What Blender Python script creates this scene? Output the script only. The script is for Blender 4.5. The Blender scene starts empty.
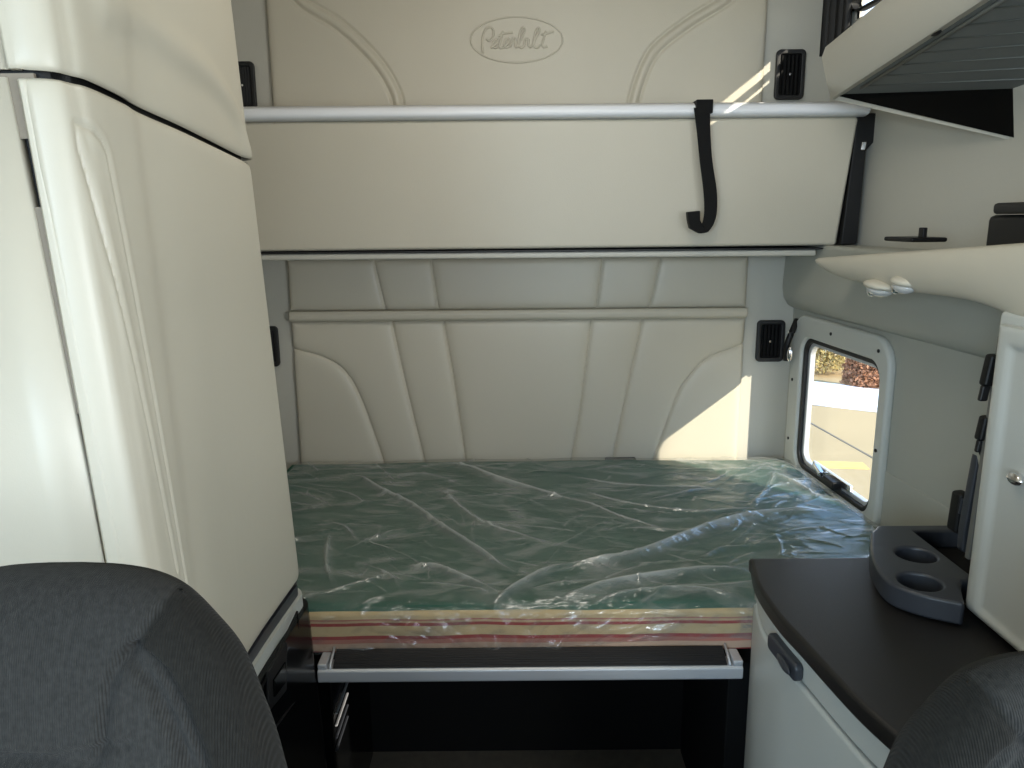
import bpy, bmesh, math, random
import numpy as np
from mathutils import Vector, Matrix, noise
random.seed(7)
rng = np.random.RandomState(5)
scene = bpy.context.scene
COL = scene.collection

# ------------------------------------------------------------------ camera
FPX = 770.0; PIT = math.radians(12); ROL = math.radians(.5); CAM = (0, 0, 1.58)
cd = bpy.data.cameras.new('camera'); cam = bpy.data.objects.new('camera', cd); COL.objects.link(cam)
cd.sensor_width = 36; cd.lens = 36*FPX/1024; cd.clip_start = .02; cd.clip_end = 500
cam.matrix_world = Matrix.Translation(CAM) @ Matrix.Rotation(math.pi/2-PIT, 4, 'X') @ Matrix.Rotation(-ROL, 4, 'Z')
scene.camera = cam

# ------------------------------------------------------------------ exposure
vs = scene.view_settings
vs.view_transform = 'Standard'; vs.look = 'None'; vs.gamma = 1; vs.use_curve_mapping = False
vs.exposure = 1.98

# ------------------------------------------------------------------ world: clear winter sky
w = bpy.data.worlds.new('sky'); scene.world = w; w.use_nodes = True
nt = w.node_tree; nt.nodes.clear()
wo = nt.nodes.new('ShaderNodeOutputWorld'); bg = nt.nodes.new('ShaderNodeBackground')
tc = nt.nodes.new('ShaderNodeTexCoord'); sp = nt.nodes.new('ShaderNodeSeparateXYZ'); cr = nt.nodes.new('ShaderNodeValToRGB')
nt.links.new(tc.outputs['Generated'], sp.inputs[0]); nt.links.new(sp.outputs['Z'], cr.inputs[0])
cr.color_ramp.elements[0].position = 0.0; cr.color_ramp.elements[0].color = (.90, .90, .88, 1)
cr.color_ramp.elements[1].position = .45; cr.color_ramp.elements[1].color = (.28, .46, .80, 1)
e = cr.color_ramp.elements.new(.12); e.color = (.66, .78, 1.0, 1)
nt.links.new(cr.outputs[0], bg.inputs[0]); bg.inputs[1].default_value = .8
nt.links.new(bg.outputs[0], wo.inputs[0])

# ------------------------------------------------------------------ sun (low winter sun from the right)
sd = bpy.data.lights.new('sun', 'SUN'); sun = bpy.data.objects.new('sun', sd); COL.objects.link(sun)
SUN_DIR = Vector((-.9, 1.0, -.66))
sun.rotation_euler = SUN_DIR.to_track_quat('-Z', 'Y').to_euler(); sun.location = (6, -6, 6)
sd.energy = 2.0; sd.color = (1, .90, .76); sd.angle = math.radians(.55)

def portal(name, loc, size, rot):
    l = bpy.data.lights.new(name, 'AREA'); l.shape = 'RECTANGLE'; l.size, l.size_y = size
    l.cycles.is_portal = True
    o = bpy.data.objects.new(name, l); COL.objects.link(o); o.location = loc; o.rotation_euler = rot
portal('windshield_daylight', (0, -2.16, 1.72), (2.1, 1.36), (math.pi/2, 0, 0))
portal('left_cab_window_daylight', (-1.0, -1.4, 1.6), (1.0, .8), (math.pi/2, 0, -math.pi/2))
portal('sleeper_window_daylight', (1.0, 2.21, 1.0), (.44, .46), (math.pi/2, 0, math.pi/2))

def area(name, loc, size, aim, power, col):
    l = bpy.data.lights.new(name, 'AREA'); l.shape = 'RECTANGLE'; l.size, l.size_y = size; l.energy = power; l.color = col
    o = bpy.data.objects.new(name, l); COL.objects.link(o); o.location = loc
    o.rotation_euler = (Vector(aim)-Vector(loc)).to_track_quat('-Z', 'Y').to_euler(); return o
area('windshield_fill', (0, -2.1, 1.6), (2.0, .85), (0, 2.5, .9), 3, (.72, .87, 1))  # added fill at the windshield opening, on top of the sky's own light
area('left_door_fill', (-.94, -1.4, 1.6), (1.0, .75), (1.1, -.9, .6), 15, (.60, .82, 1))  # added bluish fill at the left cab window, lifts the right-hand cabinets
area('right_door_fill', (1.08, -.5, 1.46), (1.0, .29), (-.6, -.3, .9), 6.5, (.90, .96, 1))  # added fill at the right cab window, brightens the wardrobe's aisle face
area('sleeper_ceiling_fill', (.05, 1.25, 2.44), (.7, .35), (.05, 2.1, .9), 1.45, (1, .93, .82))  # invented warm fill under the ceiling, out of view, lifts the bunk

# ------------------------------------------------------------------ geometry of the view
def ray(x, y):
    u = (x-512)/FPX; v = -(y-384)/FPX
    c, s = math.cos(ROL), math.sin(ROL)
    u, v = u*c+v*s, -u*s+v*c
    return (u, math.cos(PIT)+v*math.sin(PIT), -math.sin(PIT)+v*math.cos(PIT))
def PY(x, y, Y):
    d = ray(x, y); t = Y/d[1]; return Vector((d[0]*t, Y, CAM[2]+d[2]*t))
def PZ(x, y, Z):
    d = ray(x, y); t = (Z-CAM[2])/d[2]; return Vector((d[0]*t, d[1]*t, Z))
def PX(x, y, X):
    d = ray(x, y); t = X/d[0]; return Vector((X, d[1]*t, CAM[2]+d[2]*t))
YB = 2.56
def XR(Y): return .94+.06*(YB-Y)
def PW(x, y, off=0):
    d = ray(x, y); t = (.94+off+.06*YB)/(d[0]+.06*d[1]); return Vector((d[0]*t, d[1]*t, CAM[2]+d[2]*t))

# ------------------------------------------------------------------ materials
def srgb(r, g, b):
    f = lambda c: (c/255/12.92) if c/255 <= .04045 else ((c/255+.055)/1.055)**2.4
    return (f(r), f(g), f(b), 1)
MATS = {}
def mat(name, col, rough=.5, spec=.5, metal=0, bump=0, bscale=200, vary=.0, vscale=6, coat=0, kind='noise', sheen=0):
    m = bpy.data.materials.new(name); m.use_nodes = True; n = m.node_tree; b = n.nodes['Principled BSDF']
    b.inputs['Base Color'].default_value = col; b.inputs['Roughness'].default_value = rough
    b.inputs['Specular IOR Level'].default_value = spec; b.inputs['Metallic'].default_value = metal
    b.inputs['Coat Weight'].default_value = coat
    if sheen: b.inputs['Sheen Weight'].default_value = sheen; b.inputs['Sheen Roughness'].default_value = .5
    t = n.nodes.new('ShaderNodeTexCoord')
    if vary:
        nz = n.nodes.new('ShaderNodeTexNoise'); nz.inputs['Scale'].default_value = vscale; nz.inputs['Detail'].default_value = 5
        mx = n.nodes.new('ShaderNodeMix'); mx.data_type = 'RGBA'
        mx.inputs[6].default_value = tuple(c*(1-vary) for c in col[:3])+(1,)
        mx.inputs[7].default_value = tuple(min(1, c*(1+vary)) for c in col[:3])+(1,)
        n.links.new(t.outputs['Object'], nz.inputs['Vector']); n.links.new(nz.outputs[0], mx.inputs[0]); n.links.new(mx.outputs[2], b.inputs['Base Color'])
    if bump:
        if kind == 'noise':
            nz = n.nodes.new('ShaderNodeTexNoise'); nz.inputs['Scale'].default_value = bscale; nz.inputs['Detail'].default_value = 3; out = nz.outputs[0]
        elif kind == 'grain':
            nz = n.nodes.new('ShaderNodeTexVoronoi'); nz.inputs['Scale'].default_value = bscale; out = nz.outputs[0]
        else:
            nz = n.nodes.new('ShaderNodeTexWave'); nz.inputs['Scale'].default_value = bscale; nz.inputs['Distortion'].default_value = 0
            nz.bands_direction = kind; out = nz.outputs[1]
        n.links.new(t.outputs['Object'], nz.inputs['Vector'])
        bp = n.nodes.new('ShaderNodeBump'); bp.inputs['Strength'].default_value = bump; bp.inputs['Distance'].default_value = .002
        n.links.new(out, bp.inputs['Height']); n.links.new(bp.outputs[0], b.inputs['Normal'])
    MATS[name] = m
    return m
BEIGE = srgb(196, 189, 172)
vinyl = mat('cream_vinyl', BEIGE, .42, .5, bump=.12, bscale=420, vary=.025, kind='grain')
vinyl_grey = mat('grey_beige_trim_vinyl', srgb(190, 187, 176), .42, .5, bump=.12, bscale=420, vary=.025, kind='grain')
plastic = mat('cream_moulded_plastic', srgb(202, 196, 180), .38, .5, bump=.06, bscale=600, vary=.015)
plastic_grey = mat('pale_grey_plastic', srgb(192, 194, 188), .38, .5, bump=.06, bscale=600, vary=.02)
liner = mat('wall_liner', srgb(172, 172, 162), .5, .5, bump=.08, bscale=500, vary=.03)
rail_white = mat('white_piping_vinyl', srgb(236, 238, 242), .3, .5, bump=.05, bscale=300)
black = mat('black_plastic', srgb(15, 15, 16), .5, .35, bump=.1, bscale=500)
black_gloss = mat('glossy_black_panel', srgb(8, 9, 10), .16, .22)
charcoal = mat('charcoal_plastic', srgb(54, 57, 63), .36, .5, bump=.1, bscale=700)
counter_m = mat('black_grained_top', srgb(30, 28, 27), .42, .45, bump=.35, bscale=700, vary=.06)
webbing = mat('black_webbing', srgb(14, 14, 15), .6, .3, bump=.5, bscale=150, kind='Z')
chrome = mat('chrome', (.8, .8, .82, 1), .18, .5, 1)
alu = mat('brushed_aluminium', (.60, .62, .65, 1), .42, .5, .45, bump=.08, bscale=300)
dark_gasket = mat('rubber_gasket', srgb(24, 24, 25), .5)
grey_under = mat('dark_grey_ribbed_liner', srgb(108, 111, 109), .6, .3, bump=.2, bscale=300)
floor_m = mat('dark_carpet', srgb(112, 104, 92), .9, .2, bump=.8, bscale=300, vary=.25, vscale=30)
ribbed = mat('black_ribbed_rubber', srgb(17, 18, 22), .5, .4)
seat_m = mat('charcoal_knit', srgb(50, 50, 49), .95, .1, bump=.4, bscale=210, vary=.55, vscale=260, kind='X', sheen=.05)
n_ = seat_m.node_tree; a_ = n_.nodes.new('ShaderNodeAttribute'); a_.attribute_name = 'bolster'
m_x = n_.nodes.new('ShaderNodeMix'); m_x.data_type = 'RGBA'; src = n_.nodes['Principled BSDF'].inputs['Base Color'].links[0].from_socket
m_m = n_.nodes.new('ShaderNodeMix'); m_m.data_type = 'RGBA'; m_m.blend_type = 'MULTIPLY'; m_m.inputs[0].default_value = 1; m_m.inputs[7].default_value = (.52, .51, .48, 1)
n_.links.new(src, m_m.inputs[6]); n_.links.new(a_.outputs['Fac'], m_x.inputs[0]); n_.links.new(src, m_x.inputs[6]); n_.links.new(m_m.outputs[2], m_x.inputs[7]); n_.links.new(m_x.outputs[2], n_.nodes['Principled BSDF'].inputs['Base Color'])
seat_side = mat('dark_charcoal_knit', srgb(62, 63, 62), .95, .15, bump=.9, bscale=120, vary=.35, vscale=120, kind='DIAGONAL', sheen=.2)
thread = mat('grey_thread', srgb(104, 106, 107), .9, .1)
pit_black = mat('black_cavity_liner', srgb(12, 12, 12), .7, .3)
concrete = mat('sunlit_concrete', srgb(186, 160, 118), .9, .2, vary=.12, vscale=.6)
snow_m = mat('snow', srgb(240, 242, 246), .8, .3, vary=.03)
leaf_tan = mat('dry_tan_foliage', srgb(176, 158, 104), .9, .2, vary=.35, vscale=5)
leaf_rust = mat('rusty_foliage', srgb(168, 122, 92), .9, .2, vary=.35, vscale=5)
fence_m = mat('weathered_fence_board', srgb(212, 198, 176), .9, .2, vary=.2, vscale=3)
lens_m = mat('clear_lamp_lens', (.85, .85, .83, 1), .12, .6, 0, coat=.5)
lens_m.node_tree.nodes['Principled BSDF'].inputs['Transmission Weight'].default_value = .35

def glass_mat():
    m = bpy.data.materials.new('window_glass'); m.use_nodes = True; n = m.node_tree; n.nodes.clear()
    o = n.nodes.new('ShaderNodeOutputMaterial'); mx = n.nodes.new('ShaderNodeMixShader'); lf = n.nodes.new('ShaderNodeLayerWeight'); lw = n.nodes.new('ShaderNodeMath'); lw.operation = 'POWER'; lw.inputs[1].default_value = 5; n.links.new(lf.outputs['Facing'], lw.inputs[0])
    t = n.nodes.new('ShaderNodeBsdfTransparent'); t.inputs[0].default_value = (.95, .96, .94, 1); g = n.nodes.new('ShaderNodeBsdfGlossy'); g.inputs['Roughness'].default_value = .02
    n.links.new(lw.outputs[0], mx.inputs[0]); n.links.new(t.outputs[0], mx.inputs[1]); n.links.new(g.outputs[0], mx.inputs[2]); n.links.new(mx.outputs[0], o.inputs[0])
    return m
glass = glass_mat()

def wrap_mat():
    m = bpy.data.materials.new('clear_plastic_film'); m.use_nodes = True; n = m.node_tree; n.nodes.clear()
    o = n.nodes.new('ShaderNodeOutputMaterial'); mx = n.nodes.new('ShaderNodeMixShader'); mx2 = n.nodes.new('ShaderNodeMixShader')
    lw = n.nodes.new('ShaderNodeLayerWeight'); lw.inputs[0].default_value = .35
    mr = n.nodes.new('ShaderNodeMapRange'); mr.inputs[1].default_value = 0; mr.inputs[2].default_value = 1; mr.inputs[3].default_value = .05; mr.inputs[4].default_value = .42
    t = n.nodes.new('ShaderNodeBsdfTransparent'); t.inputs[0].default_value = (.93, .93, .92, 1)
    g = n.nodes.new('ShaderNodeBsdfGlossy'); g.inputs['Roughness'].default_value = .15
    d = n.nodes.new('ShaderNodeBsdfDiffuse'); d.inputs[0].default_value = (.8, .85, .84, 1)
    tr = n.nodes.new('ShaderNodeBsdfTranslucent'); tr.inputs[0].default_value = (.8, .85, .84, 1)
    ad = n.nodes.new('ShaderNodeMixShader'); ad.inputs[0].default_value = .3
    tcn = n.nodes.new('ShaderNodeTexCoord'); nz = n.nodes.new('ShaderNodeTexNoise'); nz.inputs['Scale'].default_value = 14; nz.inputs['Detail'].default_value = 6; nz.inputs['Distortion'].default_value = 1.2
    mp = n.nodes.new('ShaderNodeMapping'); mp.inputs['Scale'].default_value = (1, 2.2, 1); mp.inputs['Rotation'].default_value = (0, 0, .3)
    bp = n.nodes.new('ShaderNodeBump'); bp.inputs['Strength'].default_value = .5; bp.inputs['Distance'].default_value = .012
    L = n.links.new
    L(tcn.outputs['Object'], mp.inputs[0]); L(mp.outputs[0], nz.inputs['Vector']); L(nz.outputs[0], bp.inputs['Height'])
    L(bp.outputs[0], g.inputs['Normal']); L(bp.outputs[0], d.inputs['Normal'])
    at = n.nodes.new('ShaderNodeAttribute'); at.attribute_name = 'crease'; sm = n.nodes.new('ShaderNodeMath'); sm.operation = 'ADD'; sm.use_clamp = True
    hz = n.nodes.new('ShaderNodeTexNoise'); hz.inputs['Scale'].default_value = 5; hz.inputs['Detail'].default_value = 8; hz.inputs['Distortion'].default_value = 1.5
    hr = n.nodes.new('ShaderNodeMapRange'); hr.inputs[1].default_value = .48; hr.inputs[2].default_value = .75; hr.inputs[3].default_value = 0; hr.inputs[4].default_value = .42
    s2 = n.nodes.new('ShaderNodeMath'); s2.operation = 'ADD'; L(mp.outputs[0], hz.inputs['Vector']); L(hz.outputs[0], hr.inputs[0])
    L(mr.outputs[0], s2.inputs[0]); L(hr.outputs[0], s2.inputs[1]); L(s2.outputs[0], sm.inputs[0]); L(at.outputs['Fac'], sm.inputs[1])
    L(lw.outputs[1], mr.inputs[0]); L(sm.outputs[0], mx.inputs[0]); L(t.outputs[0], mx.inputs[1]); L(mx2.outputs[0], mx.inputs[2])
    mx2.inputs[0].default_value = .48; L(g.outputs[0], mx2.inputs[1]); L(d.outputs[0], ad.inputs[1]); L(tr.outputs[0], ad.inputs[2]); L(ad.outputs[0], mx2.inputs[2])
    L(mx.outputs[0], o.inputs[0])
    return m
film = wrap_mat()

def mattress_mats():
    top = mat('dark_green_ticking', srgb(56, 98, 84), .8, .2, bump=.4, bscale=160, vary=.18, vscale=9)
    m = bpy.data.materials.new('striped_ticking'); m.use_nodes = True; n = m.node_tree; b = n.nodes['Principled BSDF']; b.inputs['Roughness'].default_value = .8
    t = n.nodes.new('ShaderNodeTexCoord'); s = n.nodes.new('ShaderNodeSeparateXYZ'); nz = n.nodes.new('ShaderNodeTexNoise'); nz.inputs['Scale'].default_value = 4
    ma = n.nodes.new('ShaderNodeMath'); ma.operation = 'MULTIPLY_ADD'; ma.inputs[1].default_value = .006
    mr = n.nodes.new('ShaderNodeMapRange'); mr.inputs[1].default_value = -.003; mr.inputs[2].default_value = .117
    r = n.nodes.new('ShaderNodeValToRGB'); r.color_ramp.interpolation = 'CONSTANT'
    cream = srgb(214, 188, 142); cream2 = srgb(206, 172, 136); red = srgb(166, 62, 60); rose = srgb(186, 120, 104); dull = srgb(196, 164, 140)
    stops = [(0, red), (.12, dull), (.26, rose), (.34, red), (.41, cream), (.60, red), (.66, cream2), (.70, rose), (.73, cream), (.93, rose), (.96, cream2)]
    els = r.color_ramp.elements; els[0].position = 0; els[0].color = stops[0][1]; els[1].position = stops[1][0]; els[1].color = stops[1][1]
    for p, c in stops[2:]: q = els.new(p); q.color = c
    L = n.links.new
    L(t.outputs['Object'], s.inputs[0]); L(t.outputs['Object'], nz.inputs['Vector']); L(nz.outputs[0], ma.inputs[0]); L(s.outputs['Z'], ma.inputs[2]); L(ma.outputs[0], mr.inputs[0]); L(mr.outputs[0], r.inputs[0]); L(r.outputs[0], b.inputs['Base Color'])
    return top, m
tick_green, tick_stripe = mattress_mats()

# ------------------------------------------------------------------ builders
def link(name, me, m=None, parent=None, smooth=False, bevel=0, seg=2):
    o = bpy.data.objects.new(name, me); COL.objects.link(o)
    if m is not None and not me.materials: me.materials.append(m)
    if parent is not None:
        o.parent = parent
        q_ = parent
        while q_ is not None:
            if q_.type == 'EMPTY': me.transform(Matrix.Translation(-q_.location))
            q_ = q_.parent
    if smooth:
        me.shade_smooth()
    if bevel:
        b = o.modifiers.new('bevel', 'BEVEL'); b.width = bevel; b.segments = seg; b.limit_method = 'ANGLE'; b.angle_limit = .6
        me.shade_smooth()
        wn = o.modifiers.new('wn', 'WEIGHTED_NORMAL'); wn.keep_sharp = False
    return o
def pydata(name, v, f, m, parent=None, smooth=False, bevel=0, seg=2, fix=True):
    me = bpy.data.meshes.new(name); me.from_pydata([tuple(p) for p in v], [], f); me.update()
    if fix:
        bm = bmesh.new(); bm.from_mesh(me); bmesh.ops.remove_doubles(bm, verts=bm.verts, dist=1e-6)
        bmesh.ops.recalc_face_normals(bm, faces=bm.faces); bm.to_mesh(me); bm.free()
    return link(name, me, m, parent, smooth, bevel, seg)
def tag(o, label=None, cat=None, group=None, kind=None):
    if label: o['label'] = label
    if cat: o['category'] = cat
    if group: o['group'] = group
    if kind: o['kind'] = kind
    return o
def thing(name, loc, label, cat, group=None):
    o = bpy.data.objects.new(name, None); COL.objects.link(o); o.location = loc; o.empty_display_size = .05
    bpy.context.view_layer.update()
    return tag(o, label, cat, group)
def boxv(a, b):
    x0, y0, z0 = a; x1, y1, z1 = b
    v = [(x0, y0, z0), (x1, y0, z0), (x1, y1, z0), (x0, y1, z0), (x0, y0, z1), (x1, y0, z1), (x1, y1, z1), (x0, y1, z1)]
    f = [(0, 3, 2, 1), (4, 5, 6, 7), (0, 1, 5, 4), (1, 2, 6, 5), (2, 3, 7, 6), (3, 0, 4, 7)]
    return v, f
def box(name, a, b, m, parent=None, bevel=.004, seg=2):
    v, f = boxv(a, b); return pydata(name, v, f, m, parent, bevel=bevel, seg=seg)
def boxes(name, lst, m, parent=None, bevel=0):
    V = []; F = []
    for a, b in lst:
        v, f = boxv(a, b); k = len(V); V += v; F += [tuple(i+k for i in q) for q in f]
    me = bpy.data.meshes.new(name); me.from_pydata(V, [], F); me.update()
    return link(name, me, m, parent, bevel=bevel)
def obox(name, c, ax, ay, az, s, m, parent=None, bevel=.003):
    c = Vector(c); ax, ay, az = Vector(ax).normalized()*s[0]/2, Vector(ay).normalized()*s[1]/2, Vector(az).normalized()*s[2]/2
    _, f = boxv((0, 0, 0), (1, 1, 1))
    v = [c+i*ax+j*ay+k*az for i, j, k in [(-1, -1, -1), (1, -1, -1), (1, 1, -1), (-1, 1, -1), (-1, -1, 1), (1, -1, 1), (1, 1, 1), (-1, 1, 1)]]
    return pydata(name, v, f, m, parent, bevel=bevel)
def prism(name, pts, ext, m, parent=None, bevel=.003, seg=2):
    n = len(pts); ext = Vector(ext); v = [Vector(p) for p in pts]+[Vector(p)+ext for p in pts]
    f = [tuple(range(n))[::-1], tuple(range(n, 2*n))]+[(i, (i+1) % n, (i+1) % n+n, i+n) for i in range(n)]
    return pydata(name, v, f, m, parent, bevel=bevel, seg=seg)
def catmull(pts, k=8, closed=False):
    P = [Vector(p) for p in pts]; n = len(P); out = []
    rngi = range(n if closed else n-1)
    for i in rngi:
        g = lambda j: P[j % n] if closed else P[max(0, min(n-1, j))]
        a, b, c, d = g(i-1), g(i), g(i+1), g(i+2)
        for s in range(k):
            t = s/k
            out.append(.5*((2*b)+(-a+c)*t+(2*a-5*b+4*c-d)*t*t+(-a+3*b-3*c+d)*t**3))
    if not closed: out.append(P[-1])
    return out
def tubes(name, paths, r, m, parent=None, sides=6, closed=False, taper=False):
    V = []; F = []
    for path in paths:
        P = [Vector(p) for p in path]; n = len(P); k0 = len(V)
        for i, p in enumerate(P):
            if closed: t = P[(i+1) % n]-P[i-1]
            else: t = P[min(n-1, i+1)]-P[max(0, i-1)]
            t.normalize(); up = Vector((0, 0, 1)) if abs(t.z) < .9 else Vector((0, 1, 0))
            a = t.cross(up).normalized(); b = t.cross(a).normalized()
            rr = r*(1-.85*i/(n-1)) if taper else r
            for s in range(sides):
                q = 2*math.pi*s/sides; V.append(p+a*math.cos(q)*rr+b*math.sin(q)*rr)
        for i in range(n if closed else n-1):
            j = (i+1) % n
            for s in range(sides):
                F.append((k0+i*sides+s, k0+i*sides+(s+1) % sides, k0+j*sides+(s+1) % sides, k0+j*sides+s))
        if not closed:
            F.append(tuple(range(k0, k0+sides))[::-1]); F.append(tuple(range(k0+(n-1)*sides, k0+n*sides)))
    me = bpy.data.meshes.new(name); me.from_pydata([tuple(v) for v in V], [], F); me.update()
    return link(name, me, m, parent, smooth=True)
def rrect(cx, cy, w, h, r, n=8):
    out = []
    for qx, qy, a0 in [(1, 1, 0), (-1, 1, 90), (-1, -1, 180), (1, -1, 270)]:
        for i in range(n+1):
            a = math.radians(a0+90*i/n); out.append((cx+qx*(w/2-r)+r*math.cos(a), cy+qy*(h/2-r)+r*math.sin(a)))
    return out
def ell(cx, cy, a, b, n=32):
    return [(cx+a*math.cos(2*math.pi*i/n), cy+b*math.sin(2*math.pi*i/n)) for i in range(n)]
def plate(name, loops, depth, m, mtx, parent=None, bevel=0.0, res=2):
    """filled outline with holes, thickness depth, centred on the plane of mtx"""
    cu = bpy.data.curves.new('tmp', 'CURVE'); cu.dimensions = '2D'; cu.fill_mode = 'BOTH'
    cu.extrude = max(0, depth/2-bevel); cu.bevel_depth = bevel; cu.bevel_resolution = res
    if bevel: cu.offset = -bevel
    for lp in loops:
        s = cu.splines.new('POLY'); s.points.add(len(lp)-1); s.use_cyclic_u = True
        for i, (x, y) in enumerate(lp): s.points[i].co = (x, y, 0, 1)
    t = bpy.data.objects.new('tmp', cu); COL.objects.link(t)
    dg = bpy.context.evaluated_depsgraph_get(); me = bpy.data.meshes.new_from_object(t.evaluated_get(dg))
    bpy.data.objects.remove(t); bpy.data.curves.remove(cu)
    bm = bmesh.new(); bm.from_mesh(me); bmesh.ops.remove_doubles(bm, verts=bm.verts, dist=1e-5); bmesh.ops.recalc_face_normals(bm, faces=bm.faces)
    bm.to_mesh(me); bm.free()
    me.name = name; me.materials.clear(); me.transform(mtx)
    o = link(name, me, m, parent)
    if bevel: me.shade_smooth(); wn = o.modifiers.new('wn', 'WEIGHTED_NORMAL'); 
    return o
def frame_mtx(o, x, y):
    x = Vector(x).normalized(); z = x.cross(Vector(y)).normalized(); y = z.cross(x)
    M = Matrix((x, y, z)).transposed().to_4x4(); M.translation = Vector(o); return M
def ellipsoid(name, c, r, m, parent=None, rot=(0, 0, 0), n=20):
    bm = bmesh.new(); bmesh.ops.create_uvsphere(bm, u_segments=n, v_segments=n//2+2, radius=1)
    me = bpy.data.meshes.new(name); bm.to_mesh(me); bm.free()
    from mathutils import Euler
    me.transform(Matrix.Translation(c) @ Euler(rot).to_matrix().to_4x4() @ Matrix.Diagonal((*r, 1)))
    return link(name, me, m, parent, smooth=True)
def cyl(name, a, b, r, m, parent=None, n=20, r2=None, bevel=0):
    a, b = Vector(a), Vector(b); t = (b-a).normalized(); up = Vector((0, 0, 1)) if abs(t.z) < .9 else Vector((0, 1, 0))
    x = t.cross(up).normalized(); y = t.cross(x); r2 = r if r2 is None else r2
    v = [a+x*math.cos(2*math.pi*i/n)*r+y*math.sin(2*math.pi*i/n)*r for i in range(n)]+[b+x*math.cos(2*math.pi*i/n)*r2+y*math.sin(2*math.pi*i/n)*r2 for i in range(n)]
    f = [tuple(range(n)), tuple(range(n, 2*n))]+[(i, (i+1) % n, (i+1) % n+n, i+n) for i in range(n)]
    return pydata(name, v, f, m, parent, bevel=bevel)
def segdist(X, Z, path):
    """distance arrays to a polyline"""
    D = np.full(X.shape, 1e9)
    for (x0, z0), (x1, z1) in zip(path[:-1], path[1:]):
        dx, dz = x1-x0, z1-z0; L2 = dx*dx+dz*dz+1e-12
        t = np.clip(((X-x0)*dx+(Z-z0)*dz)/L2, 0, 1)
        D = np.minimum(D, np.hypot(X-x0-t*dx, Z-z0-t*dz))
    return D
def gridmesh(name, P, m, parent=None, back=None, smooth=True, skirt=None):
    """P (nv,nu,3) surface; skirt: vector that closes it to a slab"""
    nv, nu, _ = P.shape; V = P.reshape(-1, 3)
    i = np.arange(nv-1)[:, None]*nu+np.arange(nu-1)[None]
    F = np.stack([i, i+1, i+nu+1, i+nu], -1).reshape(-1, 4).tolist()
    V = V.tolist()
    if skirt is not None:
        border = list(range(nu))+[r*nu+nu-1 for r in range(1, nv)]+[(nv-1)*nu+c for c in range(nu-2, -1, -1)]+[r*nu for r in range(nv-2, 0, -1)]
        k = len(V); V += [list(np.array(V[b])+np.array(skirt)) if not callable(skirt) else list(skirt(V[b])) for b in border]
        n = len(border)
        for q in range(n): F.append([border[(q+1) % n], border[q], k+q, k+(q+1) % n])
        F.append(list(range(k, k+n)))
    me = bpy.data.meshes.new(name); me.from_pydata(V, [], F); me.update()
    bm = bmesh.new(); bm.from_mesh(me); bmesh.ops.recalc_face_normals(bm, faces=bm.faces); bm.to_mesh(me); bm.free()
    o = link(name, me, m, parent, smooth=smooth)
    if skirt is not None:
        me.set_sharp_from_angle(angle=.9)
    return o

# ================================================================== SETTING
def struct(o): return tag(o, kind='structure')
struct(box('floor', (-1.25, -2.2, -.05), (1.25, 2.7, 0), floor_m, bevel=0))
struct(box('ceiling', (-1.25, -2.2, 2.5), (1.25, 2.7, 2.55), vinyl, bevel=0))
struct(boxes('wall_back', [((-1.0, YB, 0), (.965, YB+.05, 1.35)), ((-1.0, YB, 1.35), (1.03, YB+.05, 2.5))], vinyl_grey))
def slabR(name, y0, y1, z0, z1, holes, offi, offo, m, parent=None, bevel=0):
    ys = sorted({y0, y1, *[h[0] for h in holes], *[h[1] for h in holes]}); zs = sorted({z0, z1, *[h[2] for h in holes], *[h[3] for h in holes]})
    V = []; F = []; idx = {}
    def vid(y, z, s):
        k = (y, z, s)
        if k not in idx: idx[k] = len(V); V.append((XR(y)+(offi if s == 0 else offo), y, z))
        return idx[k]
    solid = lambda i, j: 0 <= i < len(ys)-1 and 0 <= j < len(zs)-1 and not any(h[0] <= ys[i]+1e-6 < h[1]-1e-6 and h[2] <= zs[j]+1e-6 < h[3]-1e-6 for h in holes)
    for i in range(len(ys)-1):
        for j in range(len(zs)-1):
            if not solid(i, j): continue
            a, b, c, d = ys[i], ys[i+1], zs[j], zs[j+1]
            for s in (0, 1): F.append((vid(a, c, s), vid(b, c, s), vid(b, d, s), vid(a, d, s)))
            for di, dj, p, q in [(-1, 0, (a, c), (a, d)), (1, 0, (b, c), (b, d)), (0, -1, (a, c), (b, c)), (0, 1, (a, d), (b, d))]:
                if not solid(i+di, j+dj): F.append((vid(*p, 0), vid(*q, 0), vid(*q, 1), vid(*p, 1)))
    return pydata(name, V, F, m, parent, bevel=bevel)
WIN = (1.962, 2.435, .785, 1.21)             # y0 y1 z0 z1 of the lower window opening
u0 = PW(855, 20, .07); u1 = PW(826, 34, .07)
UPW = (1.6, u0.y+.0, u0.z, 2.23)
hole_lo = (WIN[0]-.012, WIN[1]+.012, WIN[2]-.012, WIN[3]+.012)
struct(slabR('wall_right', -2.2, YB, 1.30, 2.5, [UPW, (-1.05, 0.0, 1.31, 1.60)], .07, .09, vinyl_grey))
struct(slabR('trim_1', -2.2, YB, 0, 1.31, [hole_lo], 0, .02, liner))              # lower liner with the window in it
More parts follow.
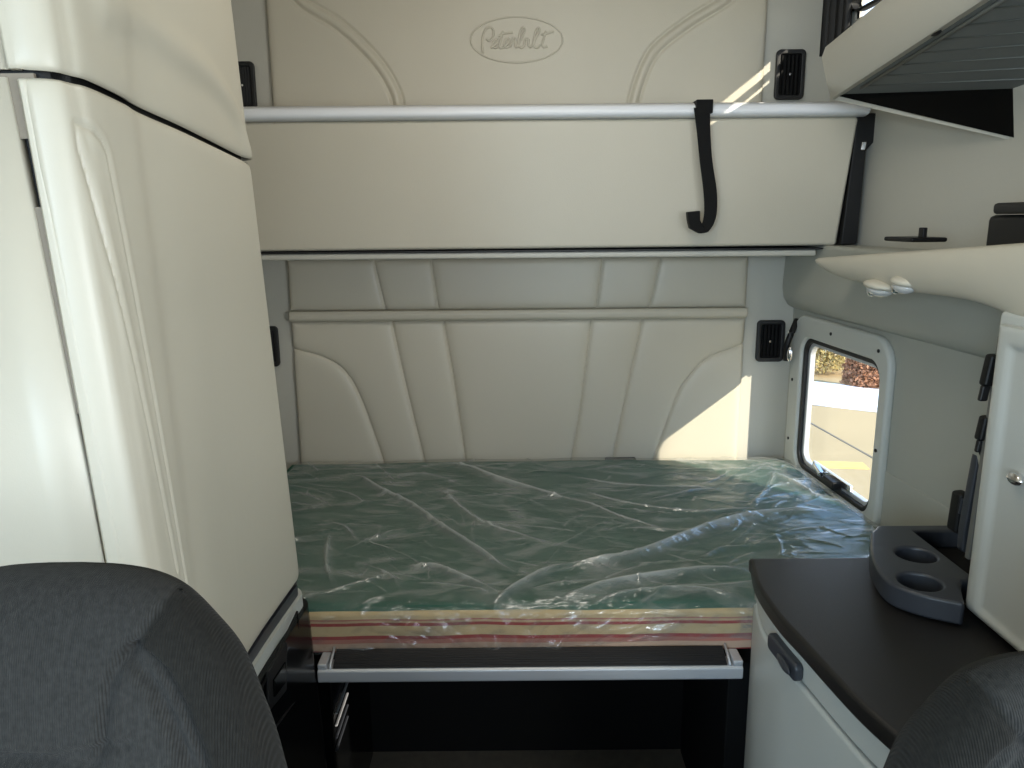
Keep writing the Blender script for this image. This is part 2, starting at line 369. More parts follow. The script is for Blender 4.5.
# bulged liner above it, rounded along its lower edge
prof = [(.07, 1.30), (0, 1.285), (-.025, 1.30), (-.04, 1.325), (-.045, 1.36), (-.04, 1.50), (.07, 1.50)]
V = []; F = []
for k, y in enumerate(np.linspace(.12, YB, 20)):
    for o_, z in prof: V.append((XR(y)+o_, y, z))
n = len(prof)
for k in range(19):
    for i in range(n): F.append((k*n+i, k*n+(i+1) % n, (k+1)*n+(i+1) % n, (k+1)*n+i))
F += [tuple(range(n)), tuple(range(19*n, 20*n))]
o = struct(pydata('trim_2', V, F, liner, smooth=False, bevel=.012, seg=3))
struct(slabR('trim_3', 1.28, 1.96, .3, .93, [], -.004, .0, liner, bevel=.004))
YL = [(-2.2, -1.95), (-1.95, -.85), (-.85, YB)]
struct(boxes('wall_left', [((-1.0, YL[0][0], 0), (-.95, YL[0][1], 2.5)), ((-1.0, YL[1][0], 0), (-.95, YL[1][1], 1.2)), ((-1.0, YL[1][0], 2.0), (-.95, YL[1][1], 2.5)), ((-1.0, YL[2][0], 0), (-.95, YL[2][1], 2.5))], vinyl_grey))
struct(boxes('wall_front', [((-1.15, -2.2, 0), (1.2, -2.14, 1.05)), ((-1.15, -2.2, 2.38), (1.2, -2.14, 2.5)), ((-1.15, -2.2, 1.92), (1.2, -2.14, 1.98)), ((-.03, -2.2, 1.05), (.03, -2.14, 1.92))], vinyl_grey))

# ------------------------------------------------------------------ outside
g = struct(box('ground', (-30, -30, -1.4), (90, 90, -1.25), concrete, bevel=0))
GZ = -1.25
def lump(name, c, r, m, seed, n=48, amp=.25, flat=True):
    bm = bmesh.new(); bmesh.ops.create_icosphere(bm, subdivisions=5, radius=1)
    for v in bm.verts:
        f = 1+amp*noise.noise(v.co*2.2+Vector((seed, 0, 0)))+amp*.4*noise.noise(v.co*6+Vector((seed, 3, 0)))
        v.co *= f
        if flat and v.co.z < 0: v.co.z = 0
    me = bpy.data.meshes.new(name); bm.to_mesh(me); bm.free(); me.transform(Matrix.Translation(c) @ Matrix.Diagonal((*r, 1)))
    return link(name, me, m, smooth=True)
s0 = PZ(800, 408, GZ); s1 = PZ(900, 420, GZ); mid = (s0+s1)/2; dv = (s1-s0).normalized()
sn = lump('snow_bank', (0, 0, 0), (7, .7, .17), snow_m, 3, amp=.15); sn.rotation_euler.z = math.atan2(dv.y, dv.x); sn.location = mid+Vector((0, 1.2, 0))
tag(sn, 'long white bank of ploughed snow beyond the concrete outside the window', 'snow bank')
def shrub(name, c, r, m, n, label, seed):
    R = random.Random(seed); root = thing(name, c, label, 'shrub')
    V = []; F = []
    for _ in range(n):
        while True:
            p = Vector((R.uniform(-1, 1), R.uniform(-1, 1), R.uniform(0, 1)))
            if .25 < p.length < 1+.12*R.random(): break
        q = Vector((p.x*r[0], p.y*r[1], p.z*r[2]+.1))+Vector(c); s = R.uniform(.018, .045)
        a = Vector((R.gauss(0, 1), R.gauss(0, 1), R.gauss(0, 1))).normalized(); b = a.cross(Vector((R.gauss(0, 1), R.gauss(0, 1), 1))).normalized()
        k = len(V); V += [q-a*s, q+b*s*.5, q+a*s, q-b*s*.5]; F.append((k, k+1, k+2, k+3))
    pydata('foliage', V, F, m, root, fix=False)
    paths = []
    for i in range(9):
        an = R.uniform(0, 6.28); d = Vector((math.cos(an)*r[0]*.6, math.sin(an)*r[1]*.6, r[2]*.9)); paths.append([Vector(c), Vector(c)+d*.5+Vector((0, 0, .1)), Vector(c)+d])
    tubes('stems', paths, .02, m, root, taper=True)
    return root
c1 = PZ(822, 397, GZ); shrub('tan_shrub', c1*1.16-Vector((0, 0, GZ*.16)), (.46, .46, 1.5), leaf_tan, 6000, 'tall dry tan shrub behind the snow, left half of the window view', 1)
c2 = PZ(864, 410, GZ); shrub('rust_shrub', c2*1.11-Vector((0, 0, GZ*.11)), (.37, .37, .85), leaf_rust, 6000, 'rounded rust-brown shrub on the snow, right half of the window view', 2)
fa = PZ(790, 385, GZ); fr = thing('board_fence', PZ(860, 385, GZ)+Vector((0, 3, 0)), 'pale vertical board fence behind the two shrubs outside the window', 'fence')
base = Vector(fr.location)
for i in range(24):
    x = -6+i*.62
    obox('board', base+Vector((x, -.35*x*0, 1.0)), (1, 0, 0), (0, 1, 0), (0, 0, 1), (.56, .03, 2.0), fence_m, fr, bevel=0)
obox('rail', base+Vector((1, .05, .5)), (1, 0, 0), (0, 1, 0), (0, 0, 1), (15, .05, .09), fence_m, fr, bevel=0)
obox('rail', base+Vector((1, .05, 1.6)), (1, 0, 0), (0, 1, 0), (0, 0, 1), (15, .05, .09), fence_m, fr, bevel=0)
# joint and faded line in the paving
jm = mat('dark_paving_joint', srgb(120, 108, 92), .9)
ya = mat('faded_yellow_paint', srgb(222, 196, 110), .9, vary=.1)
def ground_strip(name, a, b, wd, m, label, cat):
    a, b = Vector(a), Vector(b); d = (b-a).normalized(); s = Vector((-d.y, d.x, 0))*wd/2; up = Vector((0, 0, .006))
    tag(prism(name, [a-s, b-s, b+s, a+s], up, m, bevel=0), label, cat)
ground_strip('paving_joint', PZ(805, 420, GZ), PZ(880, 462, GZ), .03, jm, 'thin dark joint running diagonally across the concrete outside', 'paving joint')
ground_strip('yellow_line', PZ(800, 464, GZ), PZ(866, 466, GZ), .25, ya, 'faded yellow painted band on the concrete outside, low in the window', 'paint line')

# ================================================================== BACK WALL PADS
YP = 2.53
def xz(x, y, Y=YP): p = PY(x, y, Y); return (p.x, p.z)
def pad(name, x0, x1, z0, z1, seams, H, wd, label, m=vinyl, step=.0028, extra=None, edge=.010, cat='wall panel', bulge=0):
    nu = int((x1-x0)/step); nv = int((z1-z0)/step)
    X, Z = np.meshgrid(np.linspace(x0, x1, nu), np.linspace(z0, z1, nv))
    h = np.zeros_like(X)
    for s in seams:
        s = [tuple(p) for p in catmull([(a, b, 0) for a, b in s], 8)]; s = [(p[0], p[1]) for p in s]
        d = segdist(X, Z, s); h += H*1.25*(1-np.exp(-d/wd))-H*1.25-.0035*np.exp(-(d/.0032)**2)
    de = np.minimum(np.minimum(X-x0, x1-X), np.minimum(Z-z0, z1-Z))
    h -= edge*np.exp(-de/.008)
    for k in range(3):
        a, b, c = rng.uniform(2, 6, 3); h += .0012*np.sin(a*X+c)*np.cos(b*Z+c)
    if extra is not None: h += extra(X, Z)
    P = np.stack([X, YP-.004-h, Z], -1)
    sk = lambda v: (v[0], YB-.001, v[2])
    return tag(gridmesh(name, P, m, skirt=sk), label, cat)
def crop(pts, ox, oy, s): return [(ox+a/s, oy+b/s) for a, b in pts]
def S(pts): return [xz(a, b) for a, b in pts]
xl = xz(292, 300)[0]-.008; xr = xz(745, 300)[0]+.004
z_mid0 = xz(516, 320)[1]; z_mid1 = xz(516, 309)[1]; z_bt = xz(516, 258)[1]
lower_seams = [
    S([(294, 350), (300, 351), (322, 357), (341, 368), (354, 385), (366, 412), (382, 457), (386, 475)]),
    S([(391, 319), (407, 390), (424, 459), (427, 475)]),
    S([(443, 319), (454, 381), (466, 463), (468, 475)]),
    S([(592, 318), (582, 396), (570, 470), (569, 478)]),
    S([(644, 316), (629, 381), (612, 463), (609, 478)]),
    S([(745, 344), (739, 346), (707, 359), (689, 377), (676, 399), (654, 459), (650, 475)])]
pad('upholstered_lower_panel', xl, xr, .66, z_mid0, lower_seams, .008, .014, 'large grey padded vinyl panel behind the mattress with fanned seams')
band_seams = [S([(374, 262), (386, 311)]), S([(431, 260), (439, 311)]), S([(603, 258), (597, 307)]), S([(661, 258), (650, 307)])]
band_seams = [[(a[0], z_bt+.02), b] if False else [a, b] for a, b in [(q[0], q[-1]) for q in band_seams]]
pad('upholstered_band_panel', xl, xr, z_mid1, z_bt, band_seams, .007, .012, 'narrow padded vinyl band under the upper bunk with four slanted seams')
V = []; F = []
zc = (z_mid0+z_mid1)/2; hh = (z_mid1-z_mid0)/2-.001
pr = [(YB, zc-hh), (YP-.012, zc-hh), (YP-.022, zc-hh*.5), (YP-.024, zc+hh*.3), (YP-.018, zc+hh), (YB, zc+hh)]
pydata('trim_5', [(xl, y, z) for y, z in pr]+[(xr, y, z) for y, z in pr], [tuple(range(6)), tuple(range(6, 12))]+[(i, (i+1) % 6, (i+1) % 6+6, i+6) for i in range(6)], vinyl, bevel=.003)['kind'] = 'structure'
# upper pad with embossed oval badge
xul = xz(269, 50)[0]; xur = xz(765, 50)[0]
up_seams = [S([(284, -30), (300, 0), (340, 26), (375, 60), (393, 88), (399, 108), (400, 120)]), S([(750, -25), (725, 0), (690, 22), (655, 50), (640, 80), (633, 106), (631, 120)])]
def upx(X, Z):
    h = 0
    for s in up_seams:
        s2 = [(p[0], p[1]) for p in catmull([(a, b, 0) for a, b in s], 8)]
        d = segdist(X, Z, s2); h = h+.0055*np.exp(-((d-.0)/.010)**2)-.006*np.exp(-((d-.016)/.005)**2)
    return h
upper = pad('upholstered_upper_panel', xul, xur, xz(516, 130)[1], 2.44, [], .006, .008, 'tall padded vinyl panel above the bunk with an embossed oval badge', extra=upx)
el = [PY(516.6+46*math.cos(t), 39.8+22.8*math.sin(t), YP-.0045) for t in np.linspace(0, 2*math.pi, 73)[:-1]]
badge = tubes('badge_oval', [el], .0028, vinyl, upper, closed=True)
ST = [[(215, 400), (205, 330), (213, 240), (240, 180), (275, 160), (308, 180), (312, 230), (290, 275), (265, 285), (248, 265)],
      [(285, 352), (330, 322), (350, 295), (338, 275), (316, 290), (306, 325), (322, 352), (355, 340)],
      [(400, 200), (378, 280), (366, 330), (380, 355), (408, 345)], [(355, 245), (400, 222), (490, 210)],
      [(408, 345), (440, 318), (458, 288), (446, 264), (424, 280), (412, 318), (426, 350), (462, 335)],
      [(470, 345), (486, 280), (500, 262), (516, 275), (512, 330), (532, 350)],
      [(532, 350), (560, 290), (590, 220), (604, 185), (590, 163), (566, 190), (546, 280), (550, 335), (574, 352), (600, 322), (602, 276), (640, 270)],
      [(640, 270), (634, 320), (652, 345), (676, 330)],
      [(676, 330), (706, 260), (738, 200), (738, 170), (716, 178), (694, 240), (684, 310), (696, 345), (722, 350), (745, 325)],
      [(800, 200), (778, 270), (764, 325), (780, 347), (812, 338)], [(755, 228), (805, 220), (870, 198)]]
paths = [[PY(p.x, p.y, YP-.0045) for p in catmull([(460+a/9.31, 10+b/9.31, 0) for a, b in s], 6)] for s in ST]
tubes('badge_script', paths, .0036, vinyl, upper, sides=8)

# small black latch plate at the foot of the lower panel
a = PY(606, 463, 2.5); b = PY(636, 469, 2.5)
tag(box('latch_plate', (a.x, 2.500, b.z+.006), (b.x, 2.5285, a.z+.012), black, bevel=.002), 'small flat black latch plate where the padded panel meets the mattress', 'latch')

# vents
def vent(x0, y0, x1, y1, Y, label):
    a = PY(x0, y0, Y); b = PY(x1, y1, Y); cx, cz = (a.x+b.x)/2, (a.z+b.z)/2; wd, ht = b.x-a.x, a.z-b.z
    r = thing('air_vent', (cx, Y, cz), label, 'air vent', 'louvred air vents on the back wall')
    M = frame_mtx((cx, Y-.006, cz), (1, 0, 0), (0, 0, 1))
    plate('frame', [rrect(0, 0, wd, ht, .014), rrect(0, 0, wd-.026, ht-.028, .006)[::-1]], .014, dark_gasket, M, r, bevel=.003)
    box('backing', (cx-wd/2+.01, Y-.002, cz-ht/2+.01), (cx+wd/2-.01, Y+.004, cz+ht/2-.01), pit_black, r, bevel=0)
    n = 5
    for i in range(n):
        x = cx+(i-(n-1)/2)*(wd-.03)/n
        obox('slat', (x, Y-.006, cz), (.8, .6, 0), (-.6, .8, 0), (0, 0, 1), (.010, .0018, ht-.030), black, r, bevel=0)
    cyl('knob', (cx-.003, Y-.012, cz), (cx-.003, Y-.018, cz), .0035, chrome, r, n=12)
vent(776, 50, 802, 100, YB-.004, 'black louvred vent above the bunk, right of the embossed badge')
vent(757, 320, 782, 361, YB-.004, 'black louvred vent beside the window, right of the padded panel')
vent(232, 62, 258, 110, YB-.004, 'black louvred vent above the bunk, half hidden by the tall left cabinet')
vent(257, 326, 281, 366, YB-.004, 'sliver of black vent beside the tall left cabinet, below the bunk')

# ================================================================== UPPER BUNK
bunk = thing('upper_bunk', (0, 2.4, 1.5), 'cream vinyl upper bunk front folded across the back wall with white top edge', 'bunk')
z0b, z1b = PY(540, 249.5, 2.28).z, PY(560, 120, 2.28).z
xbr0, xbr1 = PY(838, 245, 2.28).x, PY(856, 118, 2.28).x
v = [(-.93, 2.29, z0b), (xbr0, 2.29, z0b+.004), (xbr1, 2.26, z1b), (-.93, 2.26, z1b), (-.93, 2.52, z0b), (xbr0, 2.52, z0b+.004), (xbr1, 2.52, z1b), (-.93, 2.52, z1b)]
f = [(0, 1, 2, 3), (7, 6, 5, 4), (0, 4, 5, 1), (1, 5, 6, 2), (2, 6, 7, 3), (3, 7, 4, 0)]
pydata('front_panel', v, f, vinyl, bunk, bevel=.010, seg=3)
zt = z1b; hr = PY(560, 104, 2.26).z-z1b
prf = [(2.262, zt), (2.240, zt+.004), (2.232, zt+hr*.35), (2.238, zt+hr*.75), (2.258, zt+hr), (2.5, zt+hr), (2.5, zt)]
n = len(prf); xe = PY(869, 108, 2.25).x
pydata('top_edge', [(-.93, y, z) for y, z in prf]+[(xe, y, z) for y, z in prf], [tuple(range(n)), tuple(range(n, 2*n))]+[(i, (i+1) % n, (i+1) % n+n, i+n) for i in range(n)], rail_white, bunk, bevel=.006, seg=3)
box('bottom_lip', (-.93, 2.290, z0b-.007), (xbr0+.005, 2.52, z0b-.002), dark_gasket, bunk, bevel=.001)
box('support_ledge', (-.93, 2.296, z0b-.026), (XR(2.4)-.05, 2.52, z0b-.0075), vinyl_grey, bunk, bevel=.005)
# hinge bracket at right end
br = thing('bunk_bracket', (xbr0+.02, 2.3, z0b), 'black steel bracket and strut at the right end of the upper bunk', 'bracket')
q = [PY(841, 245, 2.27), PY(857, 244, 2.27), PY(866, 150, 2.27), PY(876, 140, 2.27), PY(881, 113, 2.27), PY(858, 113, 2.27)]
prism('side_plate', q, (0, .03, 0), black, br, bevel=.003)
c = PY(863, 146, 2.26); obox('clip', c, (1, 0, 0), (0, 1, 0), (.1, 0, 1), (.012, .012, .022), chrome, br, bevel=.002)
# hanging strap
lf = crop([(572, 318), (582, 400), (590, 480), (600, 560), (603, 620), (598, 655), (590, 668)], 500, 0, 2.953)
rt = crop([(620, 318), (622, 400), (628, 480), (640, 560), (641, 620), (632, 660), (614, 686)], 500, 0, 2.953)
strap = thing('hanging_strap', PY(703, 107, 2.23), 'black webbing strap hanging over the bunk front with a curled end', 'strap')
Yf = lambda y: 2.226-(.010*math.sin((y-107)/125*math.pi))+(y-107)/125*.012
NV = 30; V = []; F = []
L1 = [p for p in catmull([(a, b, 0) for a, b in lf], 5)]; L2 = [p for p in catmull([(a, b, 0) for a, b in rt], 5)]
for i in range(len(L1)):
    for th in (0, .004):
        for e_ in (0, 1):
            p = L1[i] if e_ == 0 else L2[i]; V.append(PY(p.x, p.y, Yf(p.y)+th))
m_ = len(L1)
for i in range(m_-1):
    a = i*4; b = a+4
    F += [(a, a+1, b+1, b), (a+2, b+2, b+3, a+3), (a, b, b+2, a+2), (a+1, a+3, b+3, b+1)]
F += [(0, 2, 3, 1), ((m_-1)*4, (m_-1)*4+1, (m_-1)*4+3, (m_-1)*4+2)]
pydata('webbing', V, F, webbing, strap, smooth=False)
a = PY(704, 107, 2.23); box('top_loop', (a.x-.022, 2.224, zt+hr*.2), (a.x+.024, 2.30, zt+hr+.004), webbing, strap, bevel=.002)
cu = crop([(614, 686), (592, 690), (562, 675), (556, 650), (554, 626), (592, 622), (592, 650), (598, 662)], 500, 0, 2.953)
prism('curled_end', [PY(x, y, 2.215) for x, y in cu], (0, .025, 0), webbing, strap, bevel=.003)

# ================================================================== WINDOW
def wmtx(y, z, off):                                  # frame of axes on the right liner: x runs toward the camera, y up
    t = Vector((.06, -1, 0)).normalized(); return frame_mtx((XR(y)+off, y, z), t, (0, 0, 1))
wy, wz = (WIN[0]+WIN[1])/2, (WIN[2]+WIN[3])/2; ww, wh = WIN[1]-WIN[0], WIN[3]-WIN[2]
win = bpy.data.objects.new('window_1', None); COL.objects.link(win); win.location = (XR(wy), wy, wz); win['kind'] = 'structure'
bpy.context.view_layer.update()
fw = .068
plate('window_frame', [rrect(-.016, 0, ww+.042+.078, wh+2*fw, .085, 12), rrect(0, 0, ww-.0, wh-.0, .055, 12)[::-1]], .024, plastic_grey, wmtx(wy, wz, -.010), win, bevel=.010, res=5)
plate('gasket', [rrect(0, 0, ww+.004, wh+.004, .055, 12), rrect(0, 0, ww-.026, wh-.026, .045, 12)[::-1]], .016, dark_gasket, wmtx(wy, wz, -.004), win, bevel=.003)
plate('sash', [rrect(0, 0, ww-.02, wh-.02, .048, 12), rrect(0, 0, ww-.05, wh-.05, .036, 12)[::-1]], .018, alu, wmtx(wy, wz, .008), win, bevel=.003)
plate('pane', [rrect(0, 0, ww-.04, wh-.04, .04, 12)], .004, glass, wmtx(wy, wz, .012), win)
for y, z in [(wy+.04, WIN[3]+.036), (WIN[0]+.01, WIN[3]+.030), (WIN[1]+.045, 1.06), (WIN[1]+.045, .86), (WIN[0]-.020, .98), (WIN[0]+.0, WIN[2]-.034)]:
    p = Vector((XR(y)-.022, y, z)); nrm = Vector((-1, -.06, 0)).normalized(); cyl('screw', p+nrm*.003, p-nrm*.006, .005, dark_gasket, win, n=12, bevel=.001)
lz = WIN[2]+.035
lm = wmtx(wy-.03, lz, .02)
plate('latch_bar', [rrect(0, 0, .24, .022, .004)], .010, chrome, wmtx(wy+.0, lz+.002, -.006), win, bevel=.002)
p = lm.translation
obox('latch_handle', Vector((XR(wy)-.022, wy+.06, lz+.002)), (0, -1, -.25), (1, 0, 0), (0, -.25, 1), (.05, .018, .018), chrome, win, bevel=.004)
obox('latch_block', Vector((XR(wy)-.016, wy-.03, lz-.008)), (0, 1, 0), (1, 0, 0), (0, 0, 1), (.07, .03, .026), black, win, bevel=.004)
win2 = bpy.data.objects.new('window_2', None); COL.objects.link(win2); win2.location = (XR(1.8)+.09, 1.8, 2.1); win2['kind'] = 'structure'
bpy.context.view_layer.update()
uy, uz = (UPW[0]+UPW[1])/2, (UPW[2]+UPW[3])/2
plate('window_frame', [rrect(0, 0, UPW[1]-UPW[0]+.1, UPW[3]-UPW[2]+.1, .07), rrect(0, 0, UPW[1]-UPW[0]-.02, UPW[3]-UPW[2]-.02, .05)[::-1]], .03, dark_gasket, wmtx(uy, uz, .06), win2, bevel=.006)
plate('pane', [rrect(0, 0, UPW[1]-UPW[0], UPW[3]-UPW[2], .05)], .004, glass, wmtx(uy, uz, .10), win2)
# black curtain beside the upper window
cu_ = thing('window_curtain', (XR(2.2)+.05, 2.2, 2.1), 'black pleated curtain gathered beside the upper right window', 'curtain')
a = PW(820, 40, .05); b = PW(852, 22, .05)
N = 40; P = np.zeros((2, N, 3))
for i in range(N):
    t = i/(N-1); y = a.y+(b.y-a.y)*t; x = XR(y)+.04-.014*math.sin(t*28)
    P[0, i] = (x, y, a.z-.06); P[1, i] = (x, y, 2.42)
gridmesh('cloth', P, black, cu_, skirt=(.008, 0, 0))

# clip beside the lower window
cl = thing('curtain_tieback', PW(790, 340, -.03), 'small black tieback with a silver snap between vent and window', 'tieback')
pa = [PY(797, 320, 2.49), PY(792, 332, 2.47), PY(787, 345, 2.47), PY(786, 360, 2.48)]
tubes('loop', [catmull(pa, 6)], .010, black, cl, sides=8)
ellipsoid('snap', PY(790, 354, 2.455), (.010, .010, .026), chrome, cl)

# ================================================================== RIGHT SHELF
xs = [(812, 257, 262), (820, 256.5, 271), (832, 255.5, 278), (850, 254, 283), (880, 251.5, 290), (915, 249, 295), (950, 246.5, 299), (985, 243.5, 309), (1010, 241.5, 322), (1040, 239, 335), (1110, 234, 352)]
shelf = thing('side_shelf', (.9, 1.6, 1.5), 'cream moulded shelf along the right wall over the window with lights below', 'shelf')
V = []; nsec = 8
for k, (x, yt, yb) in enumerate(xs):
    a = PX(x, yt, .79); b = PY(x+3, yb, a.y); hgt = a.z-b.z
    wx = XR(a.y)+.06
    if k == 0: wx = .88
    sec = [(wx, a.z-.002), (.81+.0, a.z), (.795, a.z-.004), (.786, a.z-hgt*.35), (.790, a.z-hgt*.7), (.805, a.z-hgt*.95), (.84, b.z-.004), (wx, b.z+.012)]
    V += [(X, a.y, z) for X, z in sec]
    # keep the true aisle-side position
F = []
for k in range(len(xs)-1):
    for i in range(nsec): F.append((k*nsec+i, k*nsec+(i+1) % nsec, (k+1)*nsec+(i+1) % nsec, (k+1)*nsec+i))
F += [tuple(range(nsec)), tuple(range((len(xs)-1)*nsec, len(xs)*nsec))]
o = pydata('shelf_body', V, F, plastic, shelf, smooth=True, bevel=0); sb = o.modifiers.new('s', 'SUBSURF'); sb.levels = sb.render_levels = 2
SZ = PX(950, 246.5, .79).z
def light_unit(x, y, s, label):
    c = PX(x, y, .80); r = thing('reading_light', c, label, 'reading light', 'reading lights under the right shelf')
    ellipsoid('bezel', c+Vector((.004, 0, .010)), (.034*s, .046*s, .012), plastic, r, rot=(.1, 0, .2))
    ellipsoid('lens', c+Vector((0, 0, .001)), (.024*s, .034*s, .015), lens_m, r, rot=(.1, 0, .2))
    ellipsoid('bulb_rim', c+Vector((-.006, .022*s, -.004)), (.012, .014, .012), chrome, r)
light_unit(880, 290, 1.0, 'clear teardrop reading light under the shelf, farther one, near the window corner')
light_unit(904, 287, .8, 'clear oval reading light under the shelf, nearer the tall right cabinet')
# things on the shelf
t = thing('black_tray', PX(915, 240, .86), 'low flat black tray lying on the right shelf', 'tray')
a = PX(872, 243, .90); b = PX(960, 238, .90)
box('tray_base', (.88, b.y+.15, SZ-.002), (.96, a.y-.1, SZ+.008), black, t, bevel=.004)
a2 = PX(925, 234, .9); box('tab', (.89, a2.y-.01, SZ+.008), (.90, a2.y+.01, SZ+.03), black, t, bevel=.002)
t = thing('black_case', PX(1005, 230, .86), 'black case on the right shelf against the tall cabinet', 'case')
a = PX(984, 241, .84); b = PX(1035, 236, .84)
box('case_body', (.84, b.y-.1, SZ-.01), (.99, a.y, SZ+.055), black, t, bevel=.010)
box('case_lid', (.835, b.y-.1, SZ+.056), (.99, a.y-.02, SZ+.075), dark_gasket, t, bevel=.006)
tag(box('black_upright_organiser', (1.0, 1.20, SZ+.0), (1.06, PX(1019, 200, .98).y, 1.78), black, bevel=.01), 'black upright organiser at the right edge above the shelf', 'organiser')

# ================================================================== OVERHEAD SHELF (upper right)
A = PX(832, 97, .83); B = PX(980, 0, .83); dAB = (B-A); Bn = A+dAB*((A.y-.7)/(A.y-B.y))
Cc = PX(1062, 149, 1.11); D = PX(1062, 90, 1.11)
oh = thing('overhead_shelf', A, 'cream overhead shelf on the right wall with dark grey ribbed underside', 'shelf')
hF = PX(820, 52, .815).z-A.z
_n = (Bn-A).cross(D-A); E1 = Vector((1.14, .7, 0)); E1.z = A.z-(_n.x*(E1.x-A.x)+_n.y*(E1.y-A.y))/_n.z
Wb = Vector((XR(A.y)+.06, A.y-.1, A.z+.0))
top = lambda p: Vector((p.x, p.y, A.z+.20+ .0))
up_ = Vector((0, 0, .006))
pydata('ribbed_underside', [A+up_, Bn+up_, E1+up_, D+up_, A+up_*6, Bn+up_*6, E1+up_*6, D+up_*6], [(0, 1, 2), (0, 2, 3), (4, 5, 6), (4, 6, 7), (0, 1, 5, 4), (1, 2, 6, 5), (2, 3, 7, 6), (3, 0, 4, 7)], grey_under, oh)
tubes('rib', [[A+dAB*f_+(D-A)*.12+Vector((0, 0, .005)), A+dAB*f_+(D-A)*1.0+Vector((0, 0, .005))] for f_ in np.linspace(.12, 1.9, 15)], .0014, mat('rib_grey', srgb(112, 115, 113), .6), oh, sides=5)
tubes('inner_rim', [[A+dAB*.1+(D-A)*.10+Vector((0, 0, .003)), A+dAB*2+(D-A)*.10+Vector((0, 0, .003))]], .004, mat('rim_grey', srgb(128, 130, 126), .6), oh, sides=6)
i3 = Vector((.02, .02, 0))
pydata('black_recess', [A+up_, D+up_, Cc, A+i3+up_*3, D+i3+up_*3, Cc+i3+up_*2], [(0, 1, 2), (3, 4, 5), (0, 1, 4, 3), (1, 2, 5, 4), (2, 0, 3, 5)], black_gloss, oh)
# lip: sweep a rounded profile along the aisle edge and round the far corner
path = [Bn, B, A+dAB*.15, A+dAB*.03, A+Vector((.012, .012, 0)), A+(Cc-A)*.08+Vector((0, .012, 0)), A+(Cc-A)*.4+Vector((0, .012, 0)), Cc+Vector((0, .012, 0))]
hts = [hF, hF, hF, hF, hF*.8, hF*.25, .003, .002]
V = []; F = []
for i, p in enumerate(path):
    t = (path[min(i+1, len(path)-1)]-path[max(0, i-1)]); t.z = 0; t.normalize(); outn = Vector((-t.y, t.x, 0)) if False else Vector((t.y, -t.x, 0))
    if outn.x > 0 and i < 5: outn = -outn
    if i >= 5: outn = Vector((-.45, .9, 0)).normalized()
    h = hts[i]
    for (a_, b_) in [(0, -.006), (.006, -.007), (.012, .0), (.012+.05*h/hF*.25, h*.3), (.012+.05*h/hF*.55, h*.75), (.012+.05*h/hF*.4, h*.95), (.0, h), (-.02, h), (-.02, 0)]:
        sc_ = .3 if i >= 5 else 1
        V.append(p+outn*a_*sc_+Vector((0, 0, b_*(sc_ if b_ < 0 else 1))))
ns = 9
for k in range(len(path)-1):
    for i in range(ns): F.append((k*ns+i, k*ns+(i+1) % ns, (k+1)*ns+(i+1) % ns, (k+1)*ns+i))
F += [tuple(range(ns)), tuple(range((len(path)-1)*ns, len(path)*ns))]
o = pydata('lip', V, F, vinyl_grey, oh, smooth=True, bevel=0); o.data.set_sharp_from_angle(angle=.9)
for x, y in [(857, 79), (936, 33)]:
    p = PX(x, y, .835); ellipsoid('catch', p, (.006, .018, .005), black, oh)

# ================================================================== TALL CABINET (right)
tc_ = thing('wall_cabinet', (.9, 1.0, .9), 'tall pale grey cabinet at the right edge standing on the black countertop', 'cabinet')
yE = PX(962, 627, .775).y
box('carcass', (.80, .45, .905), (XR(.9)-.02, yE+.045, 1.43), plastic_grey, tc_, bevel=.010, seg=3)
NY = 120; NZ = 120
Ys = np.linspace(.45, yE+.022, NY); Zs = np.linspace(.905, 1.41, NZ); YY, ZZ = np.meshgrid(Ys, Zs)
de = np.minimum(np.minimum(yE+.022-YY, ZZ-.905), 1.43-ZZ)
h = .028*(1-np.clip(de/.03, 0, 1)-0)**2.2
de2 = np.minimum(np.minimum((yE-.030)-YY, ZZ-.935), 1.38-ZZ)
rec = 1/(1+np.exp(-de2/.0022)); h = h+.006*rec
P = np.stack([.775+h, YY, ZZ], -1)
dr_ = gridmesh('door', P, plastic_grey, tc_, skirt=lambda v: (.80, v[1], v[2]))
kp = PX(1017, 478, .775)
cyl('knob', kp+Vector((-.002, 0, 0)), kp+Vector((.012, 0, 0)), .007, chrome, dr_)
ellipsoid('knob_cap', kp+Vector((-.006, -.005, 0)), (.008, .018, .010), chrome, dr_)
pl = [(1003, 336), (1019, 352), (1015, 420), (1003, 480), (992, 440)]
q = [PY(1002, 336, yE+.05), PY(1014, 345, yE+.05), PY(1001, 440, yE+.05), PY(980, 560, yE+.05), PY(968, 560, yE+.05), PY(985, 450, yE+.05)]
prism('hinge_plate', q, (0, .012, 0), mat('dark_grey_plate', srgb(104, 104, 100), .5), tc_, bevel=.002)
Yh = yE+.045
def latch(cx, cy, label, s=1):
    c = PY(cx, cy, Yh+.02); r = thing('cabinet_latch', c, label, 'latch')
    ax = (1, 0, 0); az = (.12, 0, 1)
    obox('latch_body', c+Vector((-.008, 0, 0)), ax, (0, 1, 0), az, (.020*s, .02, .055*s), black, r, bevel=.005)
    obox('lever', c+Vector((.007*s, -.008, .004)), ax, (0, 1, 0), az, (.010*s, .012, .050*s), chrome, r, bevel=.002)
    obox('tail', c+Vector((-.014*s, 0, -.040*s)), ax, (0, 1, 0), az, (.014*s, .010, .028*s), dark_gasket, r, bevel=.003)
latch(995, 370, 'black and chrome latch high on the tall right cabinet side')
latch(988, 428, 'black latch with bright clip halfway down the tall right cabinet side', .8)
t = thing('cable_hank', PY(984, 475, Yh+.02), 'thin black cables looped down beside the tall right cabinet', 'cable')
